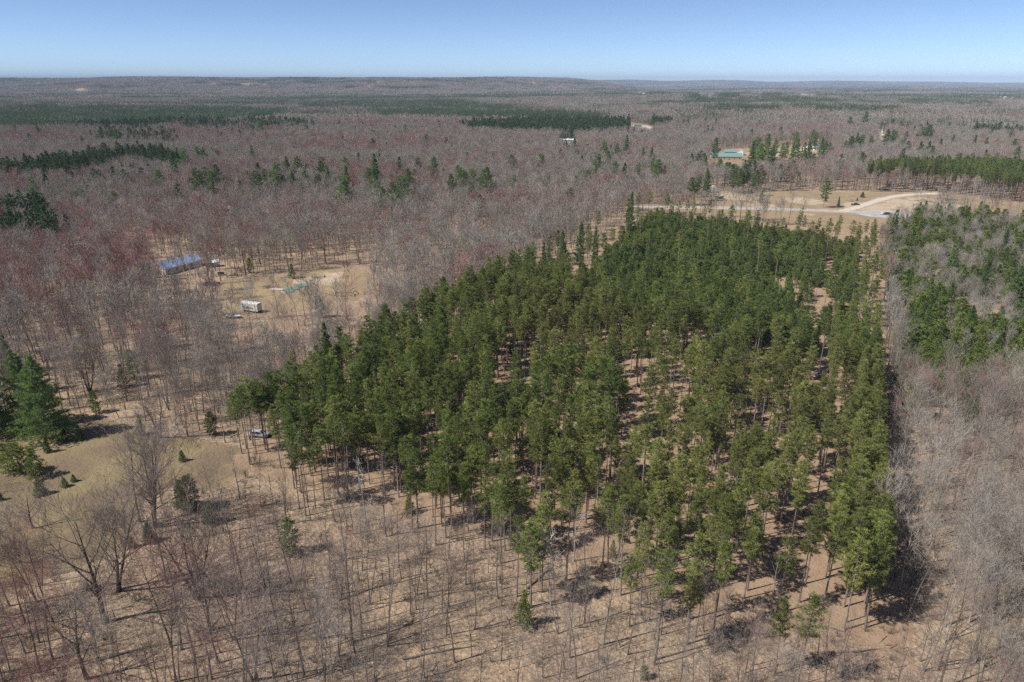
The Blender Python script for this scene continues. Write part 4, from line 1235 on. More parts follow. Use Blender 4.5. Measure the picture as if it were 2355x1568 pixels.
special('snag', 0, 'dead_tree', 'pale dead snag at the plantation\'s front edge', 'dead tree', 1036, 1240, 1.0)
special('snag', 0, 'dead_tree', 'pale dead snag below the nearest plantation pines at right', 'dead tree', 1770, 1420, 0.95)
special('aspen', 2, 'aspen_tree', 'large pale aspen with heavy trunk at the lower right', 'bare tree', 2170, 1440, 1.2, None, 1.2)
special('aspen', 0, 'aspen_tree', 'large pale aspen beside the plantation\'s shaded edge', 'bare tree', 2130, 1210, 1.15, None, 1.2)
special('aspen', 3, 'aspen_tree', 'forked pale aspen at the right margin of the lower woods', 'bare tree', 2290, 1390, 1.15, None, 1.2)

def con(kind, px, py, s, label, wide=1.0, name=None, cat='pine tree', group=None, z=0.0):
    c = P(px, py, z)
    SPECIAL_HARDWOODS.append((c.x, c.y))
    return plant(random.choice(PR[kind]), name or kind, label, cat, group, c.x, c.y, s, None, wide)
con('big_pine', 112, 1008, 1.0, 'big dark white pine casting a black shadow on the meadow', 1.0, 'white_pine')
con('big_pine', 74, 980, 0.92, 'big white pine with pale green boughs behind the one casting the black shadow', 1.0, 'white_pine')
con('big_pine', -8, 1000, 0.95, 'dark white pine cut off by the left edge above the meadow', 0.9, 'white_pine')
con('white_pine', 36, 905, 0.8, 'lighter green white pine behind the big meadow pines', 0.9)
for (a, b, s, w, lb) in ((14, 985, 0.75, 1.1, 'dark spruce at the left edge under the big white pines'), (22, 1086, 1.25, 1.0, 'leftmost of the row of meadow spruces'), (48, 1088, 1.3, 1.0, 'second spruce from the left in the meadow row'), (86, 1098, 1.25, 1.15, 'dark bushy spruce at the right end of the meadow row'),
                         (95, 1137, 0.62, 1.4, 'low round spruce alone on the meadow below the row'), (149, 1119, 0.38, 1.5, 'tiny spruce on the meadow beside a tinier one'), (170, 1107, 0.3, 1.5, 'tiniest spruce on the meadow grass'),
                         (150, 1015, 0.55, 1.3, 'low spruce in the black shadow of the big white pine'), (185, 1010, 0.6, 1.3, 'low bush-like spruce at the right foot of the big white pine'), (110, 1040, 0.7, 0.8, 'slim young spruce in front of the big white pine'),
                         (440, 1172, 1.35, 1.1, 'tall green spruce right of the many-stemmed oak'), (420, 1165, 1.0, 1.1, 'green spruce partly behind the many-stemmed oak'), (487, 1203, 0.85, 1.1, 'short dark spruce right of the tall green one'), (345, 1246, 0.7, 1.1, 'small spruce at the foot of the many-stemmed oak'), (305, 1258, 0.42, 1.2, 'little spruce on the litter below the meadow'), (0, 1150, 0.4, 1.2, 'little spruce cut off by the left edge of the meadow'),
                         (420, 1060, 0.45, 1.3, 'low spruce bush on pale ground left of the plantation corner')):
    con('young_pine' if s > 1.2 or b == 985 else 'spruce', a, b, s * (0.75 if s > 1.2 else 1), lb, w * (1.15 if s > 1.2 else 1), 'spruce_tree', 'spruce tree')
for (a, b, s, w, lb) in ((1207, 1440, 0.9, 0.8, 'slender green young pine alone in the bare woods at bottom centre'), (668, 1275, 1.0, 0.9, 'young pine with green top left of the plantation\'s front'), (377, 800, 1.2, 0.9, 'young green pine in the bare woods above the meadow'), (470, 790, 1.1, 0.8, 'slim young pine in the bare woods left of the white pine spire'),
                         (310, 872, 1.2, 1.1, 'grey-green young pine behind the meadow bank'), (285, 890, 0.9, 1.0, 'small young pine left of the grey-green one behind the meadow'), (488, 1000, 0.8, 1.0, 'small young pine between meadow and plantation'), (222, 950, 0.8, 0.9, 'small young pine right of the big meadow pines'), (325, 1000, 0.7, 0.9, 'small young pine below the lone reddish maple'),
                         (735, 730, 1.1, 0.9, 'slim pine in the bare woods right of the box trailer'), (672, 640, 0.85, 1.1, 'dark pine at the yard\'s far edge by the bare trunks'), (575, 628, 0.9, 0.7, 'slim pale green pine among bare trunks behind the yard'), (1025, 1130, 1.0, 1.0, 'blue-green young pine in the gap of the plantation\'s front'), (1480, 1560, 0.3, 1.2, 'tiny green pine at the bottom edge')):
    con('young_pine', a, b, s, lb, w, 'young_pine', 'young pine')
con('white_pine', 765, 926, 1.05, 'white pine spire rising above the plantation\'s left edge', 0.62)
con('white_pine', 1292, 640, 1.0, 'white pine at the far left corner of the plantation, left of two', 0.7)
con('white_pine', 1332, 628, 1.08, 'taller white pine at the far left corner of the plantation', 0.75)
con('white_pine', 1366, 618, 0.92, 'slim white pine right of the taller one at the plantation\'s far corner', 0.55)
con('white_pine', 1250, 640, 0.75, 'small pointed pine left of the plantation\'s far corner', 0.6)
con('white_pine', 1446, 557, 1.25, 'tallest white pine standing alone left of the plantation\'s back edge', 0.6)
con('white_pine', 2046, 566, 0.9, 'white pine at the back right corner of the plantation', 0.9)
con('white_pine', 2180, 660, 0.85, 'broad white pine in the mixed growth right of the plantation', 1.0)
con('white_pine', 2300, 600, 0.75, 'broad white pine near the right edge above the mixed growth', 1.0)
con('white_pine', 2215, 560, 0.72, 'dark white pine in the mixed growth near the cleared ground', 0.9)
con('white_pine', 2350, 560, 0.8, 'white pine cut off by the right edge below the pine stand', 0.9)
con('white_pine', 2275, 850, 0.8, 'dark narrow pine low in the mixed growth at right', 0.6)
con('white_pine', 2120, 800, 0.75, 'dark pine beside the plantation\'s shaded right edge', 0.7)

for (a, b, s, w, lb) in ((2120, 560, 0.55, 1.0, 'dark pine just below the turnaround'), (2160, 600, 0.6, 1.0, 'bluish pine left of the broad one in the mixed growth'), (2250, 700, 0.7, 0.9, 'dark pine in the middle of the mixed growth'), (2330, 690, 0.65, 1.0, 'dark pine near the right margin in the mixed growth'), (2140, 740, 0.6, 0.9, 'dark pine left in the mixed growth near the edge row'), (2220, 790, 0.62, 0.9, 'dark pine low in the mixed growth beside pale aspens'), (2340, 800, 0.7, 0.9, 'dark pine low at the right margin of the mixed growth'), (2180, 890, 0.6, 0.9, 'dark pine at the lower end of the mixed growth'), (2300, 920, 0.55, 1.0, 'small dark pine at the lower right end of the mixed growth'), (2085, 690, 0.55, 0.9, 'dark pine close to the far end of the edge row'), (2270, 640, 0.6, 1.0, 'round-topped pine right of the broad one')):
    con('white_pine', a, b, s, lb, w)
ROWS = [
 ('dark white pine rising from the bare woods left of centre', [(369, 434, .9), (457, 444, 1.05), (581, 368, 1), (487, 428, .9), (500, 426, 1), (513, 430, .8), (493, 450, .8), (593, 449, 1.05), (610, 427, .9), (622, 425, .8), (633, 430, 1), (661, 404, 1), (686, 401, 1), (673, 430, .9), (703, 426, .85), (743, 406, 1.1), (755, 425, .9), (735, 428, .8), (242, 428, .8), (197, 441, .75), (77, 440, .8), (187, 461, .8), (265, 468, .8), (53, 476, .9), (83, 474, .85), (640, 412, .9), (650, 425, .8)]),
 ('dark pine near the far dark pine strip on the left', [(403, 385, 1), (427, 388, 1.1), (456, 368, 1), (500, 368, .85), (272, 352, 1), (35, 303, 1), (87, 306, 1), (583, 311, 1), (598, 306, 1.1), (536, 311, .9), (553, 321, .9), (705, 306, 1), (400, 372, .9), (470, 372, .9), (130, 400, .7), (270, 330, 1)]),
 ('green white pine rising from the bare woods at the centre', [(998, 410, 1), (850, 425, 1), (866, 420, 1.2), (860, 436, 1), (798, 430, 1), (791, 463, 1.05), (795, 393, .9), (880, 460, .85), (905, 455, .9), (925, 462, 1), (945, 445, 1), (895, 466, .8), (938, 432, .9), (1038, 446, 1), (1061, 433, 1), (1086, 426, .9), (1051, 413, .9), (1119, 443, 1.05), (1109, 423, .9), (1086, 455, .85), (1181, 436, .9), (1176, 383, .9), (1070, 425, .8), (870, 452, .9)]),
 ('green pine in the bare woods left of the cleared road', [(1243, 383, .9), (1288, 363, .9), (1321, 343, .9), (1326, 370, .9), (1358, 376, .8), (1388, 360, 1), (1418, 360, .9), (1438, 356, 1.15), (1396, 376, .9), (1374, 400, 1.1), (1335, 415, .75), (1350, 420, .8), (1366, 418, .8), (1413, 400, .8), (1478, 370, .9), (1498, 370, .9), (1468, 396, .8), (1511, 408, 1.05), (1500, 402, .9), (1525, 405, .8), (1260, 425, .7), (1210, 424, .7)]),
 ('dark pine beside the far farm with green roofs', [(1644, 353, 1.1), (1728, 368, 1.1), (1738, 362, 1.25), (1748, 370, 1.1), (1761, 350, 1.2), (1776, 366, 1), (1769, 386, 1.2), (1782, 343, .9), (1799, 349, .8), (1807, 351, .9), (1829, 333, 1.1), (1867, 337, 1.2), (1820, 362, 1), (1832, 358, 1.15), (1845, 362, 1.1), (1858, 360, 1.1), (1895, 353, 1), (1905, 352, .9), (1888, 350, 1)]),
 ('pine rising from the woods beyond the far farm', [(1952, 293, 1.1), (1987, 287, 1.2), (1942, 350, 1), (1955, 345, 1.1), (1968, 340, 1.2), (1979, 340, 1.1), (1999, 337, 1), (2036, 332, 1.2), (2046, 336, 1.1), (2056, 328, 1), (2119, 322, 1.1), (2132, 324, 1.3), (2075, 343, .9), (2112, 356, 1), (2132, 353, 1), (2140, 360, .9), (2189, 331, .9), (2239, 340, 1.05), (2264, 340, .9), (2329, 346, .9), (2335, 370, .9), (2322, 323, .9), (2105, 325, .9)]),
 ('pine in front of the long green-roofed barn', [(1580, 376, .9), (1592, 380, 1), (1607, 378, 1), (1622, 386, 1.1), (1652, 390, 1), (1669, 393, .9), (1686, 406, 1), (1700, 408, .9), (1712, 406, 1.05), (1739, 413, 1), (1655, 383, .9), (1722, 392, .9), (1624, 423, 1.1), (1591, 432, 1), (1607, 415, .8)]),
 ('pine above the bare woods behind the cleared road', [(2069, 380, 1.05), (1979, 380, .95), (1930, 386, .9), (1885, 370, .8), (1899, 436, .8), (1822, 395, .8)]),
]
CELLS = {}
for lb, pts in ROWS:
    for (a, b, s) in pts:
        o = con(random.choice(('crown_pine', 'crown_pine', 'white_pine')), a, b, s * (0.8 if 'barn' in lb else 1.0) * random.uniform(1.1, 1.3), lb, random.uniform(0.8, 1.15), 'white_pine', 'pine tree', lb.replace('dark ', '').replace('green ', ''), 12.0)
        CELLS.setdefault(lb, []).append((a, o, lb, ''))
number_off(CELLS)
for (a, b, s, w, lb) in ((1749, 466, 1.7, 0.55, 'tall narrow green pine at the left end of the cleared ground'), (1927, 474, 1.1, 0.6, 'small pointed pine alone on the cleared ground'), (1897, 463, 0.6, 1.4, 'low round evergreen bush on the cleared ground'), (1982, 454, 0.7, 1.6, 'low wide evergreen at the forest edge beside the gravel road'), (1970, 462, 0.4, 1.3, 'small evergreen bush above the pickup')):
    con('spruce', a, b, s, lb, w, 'spruce_tree', 'spruce tree')
HAZE = 0.00006
# ---------------------------------------------------------------- the planted pines
def plantation():
    rr = np.random.default_rng(21)
    us, vs, kind = [], [], []
    for r, v in enumerate(np.arange(-8.7, 123, 3.1)):
        u = np.arange(-16, 338, 2.7) + rr.random() * 2
        u = u + (rr.random(u.size) - 0.5) * 2.0; vv = v + (rr.random(u.size) - 0.5) * (1.9 if v < 113 else 0.6)
        x, y = from_uv(u, vv)
        n = vnoise(x, y, 15); n2 = vnoise(x + 500, y, 34)
        keep = 0.40 + 0.42 * sstep(0.36, 0.62, 0.65 * n + 0.35 * n2) - 0.30 * (n < 0.24)
        keep = np.where(v < 26, np.maximum(keep, 0.76), keep)
        keep = np.where(v > 24, keep * (0.68 + 0.14 * (v < 60)), keep)
        if r % 6 == 3: keep = keep * 0.55
        keep = np.where((v > 105) & (v < 113.5), 0.26, keep)
        keep = np.where(v >= 118, 0.97 - 0.6 * sstep(110, 150, u), keep)
        back = sstep(128, 168, u + 0.10 * v)
        keep = keep * (1 - back) + back * np.where(v > 113, 0.22, 0.045)
        front = np.where(v < 25, 0, 5) * vnoise(vv * 3, vv * 0, 40) + np.where((v > 30) & (v < 44), 5, 0) + 2 * (v < 4) - 8 * sstep(4, 24, v) - 7 * sstep(56, 74, v) + 18 * (v > 113) + np.where((v > 98) & (v < 104), 8, 0)
        keep = np.where(u < front, 0, keep)
        lim = 330 - 0.36 * np.maximum(v - 5, 0)
        k = (rr.random(u.size) < keep) & (u < lim)
        us += list(u[k]); vs += list(vv[k])
        for uu in u[k]:
            b = sstep(128, 168, uu + 0.10 * v)
            kind.append('thin_pine' if rr.random() < max(b * 0.9, 0.10 * (v < 113)) else ('edge_pine' if (v > 113 or rr.random() < 0.12) else 'red_pine'))
    x, y = from_uv(np.array(us), np.array(vs))
    return x, y, np.array(us), np.array(vs), np.array(kind), rr
px_, py_, pu, pv, pk, rr = plantation()
keepm = np.ones(len(px_), bool)
for (bx, by, br) in BUILT: keepm &= np.hypot(px_ - bx, py_ - by) > br
px_, py_, pu, pv, pk = px_[keepm], py_[keepm], pu[keepm], pv[keepm], pk[keepm]
ps = rr.uniform(0.72, 0.98, len(px_)); prot = rr.uniform(0, 6.28, len(px_)); pw = rr.uniform(0.98, 1.32, len(px_))
order = np.argsort(np.hypot(px_, py_))
PINE_KINDS = ['red_pine', 'edge_pine', 'thin_pine']
flat = [p for k in PINE_KINDS for p in PR[k]]
offs = {'red_pine': 0, 'edge_pine': len(PR['red_pine']), 'thin_pine': len(PR['red_pine']) + len(PR['edge_pine'])}
pidx = np.array([offs[k] + rr.integers(len(PR[k])) for k in pk])
def pine_label(u, v):
    if v > 113: return 'tall red pine in the dense row along the plantation\'s shaded right edge', 'red pines in the right edge row'
    if v < 10: return 'tall dark red pine on the sunlit left edge of the plantation', 'red pines on the left edge'
    if u < 22: return 'tall red pine along the near edge of the plantation facing the bare woods', 'red pines on the near edge'
    if v > 92: return 'tall thinly crowned red pine beside the open strip near the right edge row', 'red pines by the open strip'
    return 'tall red pine with long bare trunk standing inside the thinned plantation', 'red pines inside the plantation'
CELLS = {}
LINES = ['front line', 'second line', 'third line', 'fourth line', 'fifth line', 'sixth line', 'seventh line', 'eighth line', 'ninth line', 'tenth line', 'eleventh line', 'twelfth line']
def pine_cell(u, v, w):
    k = min(max(int((u + 8) // 9), 0), 11)
    if v > 113: return 'R%d' % k, 'tall red pine of the dense right edge', 'in its %s' % LINES[k]
    part = 'left corner' if v < 24 else ('left half' if v < 52 else ('right half' if v < 84 else 'right end'))
    look = 'wide-crowned red pine' if w > 1.15 else 'slim red pine'
    return look + part + str(k), look, 'in the %s of the plantation\'s %s' % (LINES[k], part)
for i in order[:300]:
    lb, g = pine_label(pu[i], pv[i])
    o = plant(flat[pidx[i]], 'red_pine', lb, 'pine tree', g, px_[i], py_[i], ps[i], prot[i], pw[i])
    key, a, b = pine_cell(pu[i], pv[i], pw[i])
    CELLS.setdefault(key, []).append((project(px_[i], py_[i], 0.0)[0], o, a, b))
number_off(CELLS)
i = order[300:]
scatter('pine_plantation', 'red pines filling the middle and far part of the plantation', 'pine trees', flat, px_[i], py_[i], ps[i], prot[i], pidx[i], sxy=pw[i])

def ROWN(k): return ['one', 'two', 'three', 'four', 'five', 'six', 'seven', 'eight', 'nine', 'ten', 'eleven', 'twelve', 'thirteen', 'fourteen', 'fifteen', 'sixteen', 'seventeen', 'eighteen', 'nineteen', 'twenty', 'twenty-one', 'twenty-two', 'twenty-three', 'twenty-four', 'twenty-five', 'twenty-six', 'twenty-seven', 'twenty-eight', 'twenty-nine', 'thirty', 'thirty-one', 'thirty-two'][k]
# young pines under and behind the tall ones
def young():
    g = np.arange(110, 338, 2.9); X, Y = np.meshgrid(g, np.arange(4, 116, 2.9))
    rr = np.random.default_rng(31)
    u = X.ravel() + (rr.random(X.size) - .5) * 2.6; v = Y.ravel() + (rr.random(X.size) - .5) * 2.6
    x, y = from_uv(u, v)
    n = vnoise(x, y, 17)
    b = sstep(118, 175, u + 0.08 * v)
    keep = b * np.where(n < 0.27, 0.15, 0.9) * sstep(0, 22, v + 0.10 * (u - 240))
    keep = np.where((v > 103) & (v < 111), keep * 0.25, keep)
    k = (rr.random(u.size) < keep) & (u < 330 - 0.36 * np.maximum(v - 5, 0))
    x, y, u, v = x[k], y[k], u[k], v[k]
    gx = rr.uniform(0, 175, 90); gv = rr.uniform(8, 112, 90)
    x2, y2 = from_uv(gx, gv)
    s = np.concatenate([rr.uniform(0.75, 1.2, len(x)), rr.uniform(0.25, 0.75, 90)])
    return np.concatenate([x, x2]), np.concatenate([y, y2]), s, np.concatenate([u, gx]), rr
yx, yy, ys, yu, rr = young()
# the mixed young growth right of the plantation
mx, my, r2 = candidates(60, 520, 3.6, 41)
k = inside(MIXED, mx, my)
mx, my = mx[k], my[k]
u_, v_ = to_uv(mx, my)
k = v_ > 127; mx, my = mx[k], my[k]
nz = 0.5 * vnoise(mx, my, 15) + 0.5 * vnoise(mx + 300, my, 7) + np.where(my < 235, 0.06, 0.0) + np.where(my < 208, 0.07, 0.0)
isp = nz + r2.uniform(-0.28, 0.28, len(mx)) > 0.50
gap = (vnoise(mx + 900, my, 14) < 0.16)
kk = isp & ~gap & (r2.random(len(mx)) < 0.85)
yx2, yy2 = mx[kk], my[kk]
ex = r2.uniform(100, 175, 60); ey = r2.uniform(105, 190, 60)
k = (to_uv(ex, ey)[1] > 132) & (np.abs(ex) < 0.76 * ey + 20) & (r2.random(60) < (ey - 95) / 95)
yx2 = np.concatenate([yx2, ex[k]]); yy2 = np.concatenate([yy2, ey[k]])
ys2 = r2.uniform(0.8, 1.55, len(yx2)); wsm = r2.uniform(0.6, 0.95, len(yx2))
kd = ~isp & ~gap & (r2.random(len(mx)) < 0.55)
MIX_DEC = (mx[kd], my[kd])
X = np.concatenate([yx, yx2]); Y = np.concatenate([yy, yy2]); S = np.concatenate([ys, ys2])
Z = np.concatenate([np.zeros(len(yx)), np.ones(len(yx2))]); U = np.concatenate([yu, np.zeros(len(yx2))])
keepm = np.ones(len(X), bool)
for (bx, by, br) in BUILT: keepm &= np.hypot(X - bx, Y - by) > br
keepm &= ~inside(FIELD, X, Y)
X, Y, S, Z, U = X[keepm], Y[keepm], S[keepm], Z[keepm], U[keepm]
idx = r2.integers(0, len(PR['young_pine']), len(X)); rot = r2.uniform(0, 6.28, len(X)); wd = r2.uniform(0.85, 1.2, len(X))
vis = in_view(X, Y, 0, 7)
order = np.argsort(np.where(vis, np.hypot(X, Y) / S, 1e9))
CELLS = {}
for i in order[:300]:
    if Z[i]: lb, g = 'bushy green young pine among pale bare aspens right of the plantation', 'young pines right of the plantation'
    elif U[i] < 175: lb, g = 'small green pine growing under the tall plantation pines', 'small pines under the plantation'
    else: lb, g = 'bright green young pine below sparse tall trunks in the back of the plantation', 'young pines in the back of the plantation'
    o = plant(PR['young_pine'][idx[i]], 'young_pine', lb, 'young pine', g, X[i], Y[i], S[i], rot[i], wd[i])
    k = min(int((Y[i] - 90) // 9), 30) if Z[i] else min(int((Y[i] - 90) // 16), 15)
    size = 'big' if S[i] > 1.35 else ('small' if S[i] < 1.0 else 'middling')
    where = 'right of the plantation' if Z[i] else ('under the tall plantation pines' if U[i] < 118 else 'in the plantation\'s back')
    CELLS.setdefault((size, where, k), []).append((project(X[i], Y[i], 0.0)[0], o, size + ' young pine', 'in row %s %s' % (ROWN(k), where)))
number_off(CELLS)
i = order[300:]
scatter('young_pine_thicket', 'thicket of bright green young pines behind the tall plantation', 'young pines', PR['young_pine'], X[i], Y[i], S[i], rot[i], idx[i], sxy=wd[i])

# ---------------------------------------------------------------- bare hardwoods, near to far
def kind_pick(x, y, rr, pools):
    """index into the joined list hardwood, maple, aspen"""
    red = 0.05 + 0.38 * sstep(0.50, 0.66, vnoise(x, y + 200, 90)) * np.where(x < 40, 1, 0.3) + np.where((x < -40) & (y > 170) & (y < 420), 0.14, 0)
    grey = 0.12 + 0.5 * sstep(0.5, 0.7, vnoise(x + 700, y, 80)) + np.where((x > 70) & (y < 250), 0.5, 0)
    grey = np.where((x < 62) & (y < 135), 0.06, grey)
    t = rr.random(len(x)); o = np.zeros(len(x), int)
    n = [len(PR[p]) for p in pools]
    o = rr.integers(0, n[0], len(x))
    o = np.where(t < red, n[0] + rr.integers(0, n[1], len(x)), o)
    o = np.where((t >= red) & (t < red + grey), n[0] + n[1] + rr.integers(0, n[2], len(x)), o)
    return o
NEAR = ['hardwood', 'maple', 'aspen']; near_protos = [p for k in NEAR for p in PR[k]]
MID = ['hardwood_mid', 'maple_mid', 'aspen_mid', 'conifer_mid']; mid_protos = [p for k in MID for p in PR[k]]

x, y, rr = candidates(46, 235, 4.1, 51)
k = free(x, y, 17, rr) & ~inside(MIXED, x, y)
x, y = x[k], y[k]
k = rr.random(len(x)) < (0.58 + 0.36 * sstep(0.3, 0.6, vnoise(x, y, 30))) * np.where((x < 75) & (y < 135), np.where(x > -40, 0.86, 0.95), 1.0)
x, y = x[k], y[k]
for (bx, by) in SPECIAL_HARDWOODS:
    k = np.hypot(x - bx, y - by) > 3.4 + 4.0 * (by < 112 and bx < -40); x, y = x[k], y[k]
x = np.concatenate([x, MIX_DEC[0]]); y = np.concatenate([y, MIX_DEC[1]])
s = rr.uniform(0.68, 1.15, len(x)) * np.where(inside(MIXED, x, y), 0.62, 1.0)
uu_, vv_ = to_uv(x, y)
s = s * np.where((uu_ > -30) & (uu_ < 0) & (vv_ > -5) & (vv_ < 130), 0.78, 1.0); rot = rr.uniform(0, 6.28, len(x))
idx = kind_pick(x, y, rr, NEAR)
mixd = inside(MIXED, x, y)
idx = np.where(mixd, len(PR['hardwood']) + len(PR['maple']) + rr.integers(0, len(PR['aspen']), len(x)), idx)
vis = in_view(x, y, 0, 17, 0)
order = np.argsort(np.where(vis, np.hypot(x, y), 1e9))
nh, nm = len(PR['hardwood']), len(PR['maple'])
CELLS = {}
for i in order[:300]:
    px, py = project(x[i], y[i], 0.0)
    if idx[i] >= nh + nm: nm_, lk = 'aspen_tree', 'pale grey bare aspen'
    elif idx[i] >= nh: nm_, lk = 'maple_tree', 'bare maple with reddish budding twigs'
    else: nm_, lk = 'hardwood_tree', 'slender bare grey-brown hardwood'
    if x[i] > 62: pl, g = 'in the woods right of the plantation\'s edge row', 'right-hand bare woods'
    elif y[i] > 128: pl, g = 'beside the meadow left of the plantation', 'bare woods by the meadow'
    elif x[i] < -32: pl, g = 'in the woods below the meadow with spruces', 'bare woods below the meadow'
    else: pl, g = 'on leaf litter in front of the plantation', 'bare woods in front of the plantation'
    o = plant(near_protos[idx[i]], nm_, lk + ' ' + pl, 'bare tree', g + ', ' + nm_.replace('_', ' ') + 's', x[i], y[i], s[i], rot[i])
    k = min(max(int((y[i] - 50) // 9), 0), 11)
    short = {'aspen_tree': 'pale bare aspen', 'maple_tree': 'reddish bare maple', 'hardwood_tree': 'grey-brown bare tree'}[nm_]
    short = ('tall ' if s[i] > 0.98 else ('short ' if s[i] < 0.8 else '')) + short
    where = 'at right' if x[i] > 62 else ('beside the meadow' if y[i] > 128 else ('below the meadow' if x[i] < -32 else 'before the plantation'))
    CELLS.setdefault((short, where, k), []).append((px, o, short, 'in the ' + ('nearest line' if k == 0 else LINES[k] if k < 12 else 'last line') + ' ' + where))
number_off(CELLS)
i = order[300:]
scatter('bare_woods', 'bare hardwood forest left and right of the plantation', 'forest', near_protos, x[i], y[i], s[i], rot[i], idx[i])

# saplings and brush between the trunks
x, y, rr = candidates(46, 230, 4.2, 61)
k = free(x, y, 6, rr) & ~inside(MIXED, x, y); x, y = x[k], y[k]
k = rr.random(len(x)) < 0.8; x, y = x[k], y[k]
scatter('saplings', 'thin bare saplings standing between the hardwoods', 'saplings', PR['sapling'], x, y, rr.uniform(0.5, 1.1, len(x)), rr.uniform(0, 6.28, len(x)), rr.integers(0, 3, len(x)))
x, y, rr = candidates(46, 330, 3.4, 71)
k = ~inside(MEADOW, x, y) & ~inside(YARD, x, y) & ~inside(FIELD, x, y); x, y = x[k], y[k]
u, v = to_uv(x, y)
dens = 0.09 + 0.35 * sstep(0.55, 0.75, vnoise(x, y, 12)) + np.where((u > -14) & (u < 4) & (v > -9) & (v < 128), 0.35, 0) + np.where((v > 124) & (v < 134) & (u > 0), 0.5, 0)
dens = np.where((u > 8) & (u < 340) & (v > 0) & (v < 122), 0.06, dens)
k = rr.random(len(x)) < dens; x, y = x[k], y[k]
scatter('brush', 'low bare brush on the forest floor', 'brush', PR['brush'], x, y, rr.uniform(0.35, 1.0, len(x)), rr.uniform(0, 6.28, len(x)), rr.integers(0, 4, len(x)))

# sticks and limbs lying on the leaf litter
STICKS = []
for i in range(5):
    random.seed(700 + i); m = MB()
    for _ in range(3):
        a = random.uniform(0, 6.28); c0 = Vector((random.uniform(-1, 1), random.uniform(-1, 1), 0.06)); L = random.uniform(0.8, 3.2)
        e = c0 + Vector((math.cos(a) * L, math.sin(a) * L, random.uniform(0.0, 0.35)))
        mid_ = c0.lerp(e, 0.5) + Vector((random.uniform(-.15, .15), random.uniform(-.15, .15), 0.05))
        r = random.uniform(0.025, 0.07); m.tube([c0, mid_, e], [r, r * 0.8, 0.0], 4)
        m.tube([mid_, mid_ + Vector((math.cos(a + 0.8) * L * 0.35, math.sin(a + 0.8) * L * 0.35, 0.2))], [r * 0.6, 0.0], 3)
    STICKS.append(bpy.data.objects.new('sticks_%02d' % i, m.mesh('sticks', M['logend'])))
x, y, rr = candidates(46, 240, 3.6, 111)
k = ~inside(YARD, x, y) & (rr.random(len(x)) < np.where(inside(MEADOW, x, y), 0.08, 0.55)); x, y = x[k], y[k]
scatter('fallen_branches', 'broken sticks and limbs lying on the forest floor', 'branches', STICKS, x, y, rr.uniform(0.6, 1.4, len(x)), rr.uniform(0, 6.28, len(x)), rr.integers(0, 5, len(x)))

# middle distance
x, y, rr = candidates(235, 1300, 4.8, 81)
k = free(x, y, 17, rr) & ~inside(MIXED, x, y) & ~inside(PINE_BLOCK, x, y); x, y = x[k], y[k]
k = rr.random(len(x)) < (0.72 + 0.25 * sstep(0.3, 0.6, vnoise(x, y, 60))); x, y = x[k], y[k]
idx = kind_pick(x, y, rr, MID[:3])
nn = sum(len(PR[p]) for p in MID[:3])
cs = np.maximum(conifer_share(x, y), np.where(y < 400, 0, 0.004 + 0.05 * sstep(0.62, 0.8, vnoise(x, y, 70))))
con = rr.random(len(x)) < cs
idx = np.where(con, nn + rr.integers(0, len(PR['conifer_mid']), len(x)), idx)
s = rr.uniform(0.75, 1.12, len(x)) * np.where(con, rr.uniform(0.8, 1.1, len(x)), 1)
scatter('distant_woods', 'bare woods with scattered pines stretching across the middle distance', 'forest', mid_protos, x, y, s, rr.uniform(0, 6.28, len(x)), idx)

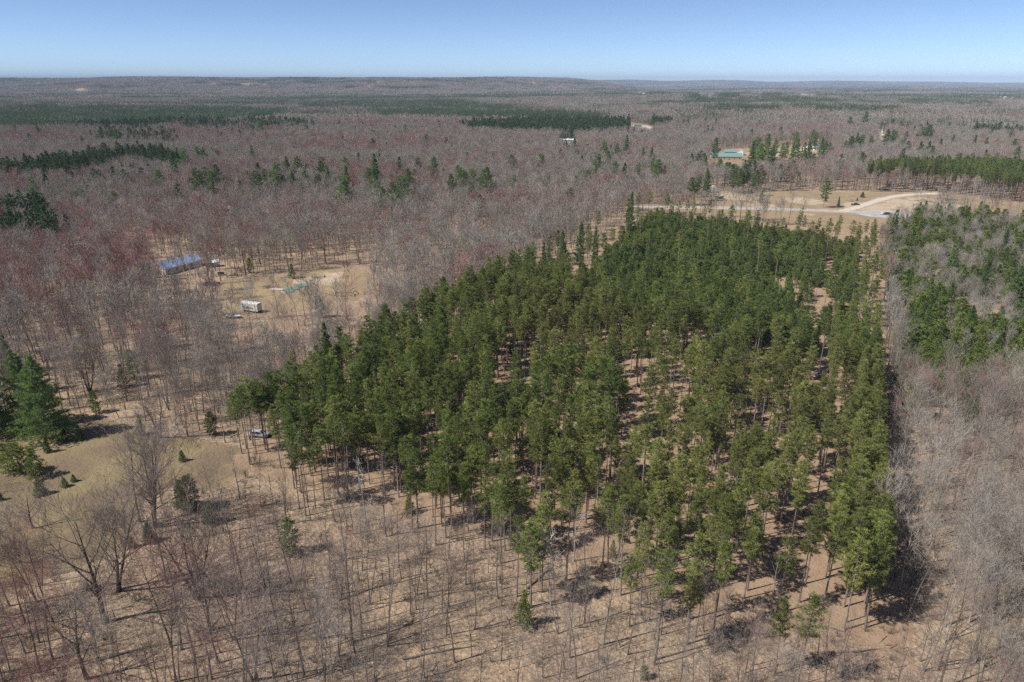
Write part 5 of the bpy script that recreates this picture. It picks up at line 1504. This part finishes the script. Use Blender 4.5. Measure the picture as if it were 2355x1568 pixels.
# far groves
def groves(name, label, d0, d1, sp, seed, sc, sxy):
    x, y, rr = candidates(d0, d1, sp, seed)
    k = free(x, y, 12, rr); x, y = x[k], y[k]
    op = vnoise(x, y * 2.2, 420) * 0.6 + vnoise(x + 77, y * 2.2, 150) * 0.4
    k = ~((op > 0.87) & (y > 2600)); x, y = x[k], y[k]
    cs = conifer_share(x, y)
    nz = 0.6 * vnoise(x * 0.5, y * 1.6, 330) + 0.4 * vnoise(x, y * 1.5 + 900, 120)
    cs = np.maximum(cs, np.where(y > 1500, 0.75 * sstep(0.56, 0.64, nz), 0) + 0.04)
    t = rr.random(len(x))
    kind = np.where(t < cs, 1, np.where(t < cs * 1.5 + 0.05, 2, 0))
    idx = kind * 4 + rr.integers(0, 4, len(x))
    s = rr.uniform(0.85, 1.12, len(x)) * sc
    o = scatter(name, label, 'forest', GR['dec'] + GR['con'] + GR['mix'], x, y, s, rr.uniform(0, 6.28, len(x)), idx, sxy=np.full(len(x), sxy))
groves('far_woods', 'far woods of bare trees and dark conifer belts', 1300, 3600, 25, 91, 1.0, 1.0)
groves('farthest_woods', 'farthest woods rising to the plateau on the skyline', 3600, 9000, 50, 92, 1.15, 1.9)
groves('skyline_woods', 'woods along the far skyline', 9000, 17500, 95, 93, 1.3, 3.2)

# the tall pine stand behind the gravel road
x, y, rr = candidates(340, 760, 4.0, 101)
k = inside(PINE_BLOCK, x, y) & road_free(x, y) & (rr.random(len(x)) < 0.8); x, y = x[k], y[k]
scatter('pine_stand', 'tall dark pine stand with bare trunks behind the gravel road', 'pine trees', PR['red_pine'] + PR['thin_pine'], x, y, rr.uniform(1.0, 1.2, len(x)), rr.uniform(0, 6.28, len(x)), rr.integers(0, len(PR['red_pine']) + len(PR['thin_pine']), len(x)))

# ---------------------------------------------------------------- haze
m = MB(); m.box(-27500, 27500, -27500, 27500, -4.0, 250.0)
vm = bpy.data.materials.new('haze_air'); vm.use_nodes = True; vt = vm.node_tree; vt.nodes.clear()
vo = vt.nodes.new('ShaderNodeOutputMaterial'); vp = vt.nodes.new('ShaderNodeVolumePrincipled')
vp.inputs['Color'].default_value = (0.62, 0.78, 1.0, 1)
vp.inputs['Density'].default_value = HAZE
vp.inputs['Anisotropy'].default_value = -0.3
vt.links.new(vp.outputs[0], vo.inputs['Volume'])
hz = m.build('haze', vm); hz['kind'] = 'stuff'; hz['label'] = 'thin blue haze in the far air'
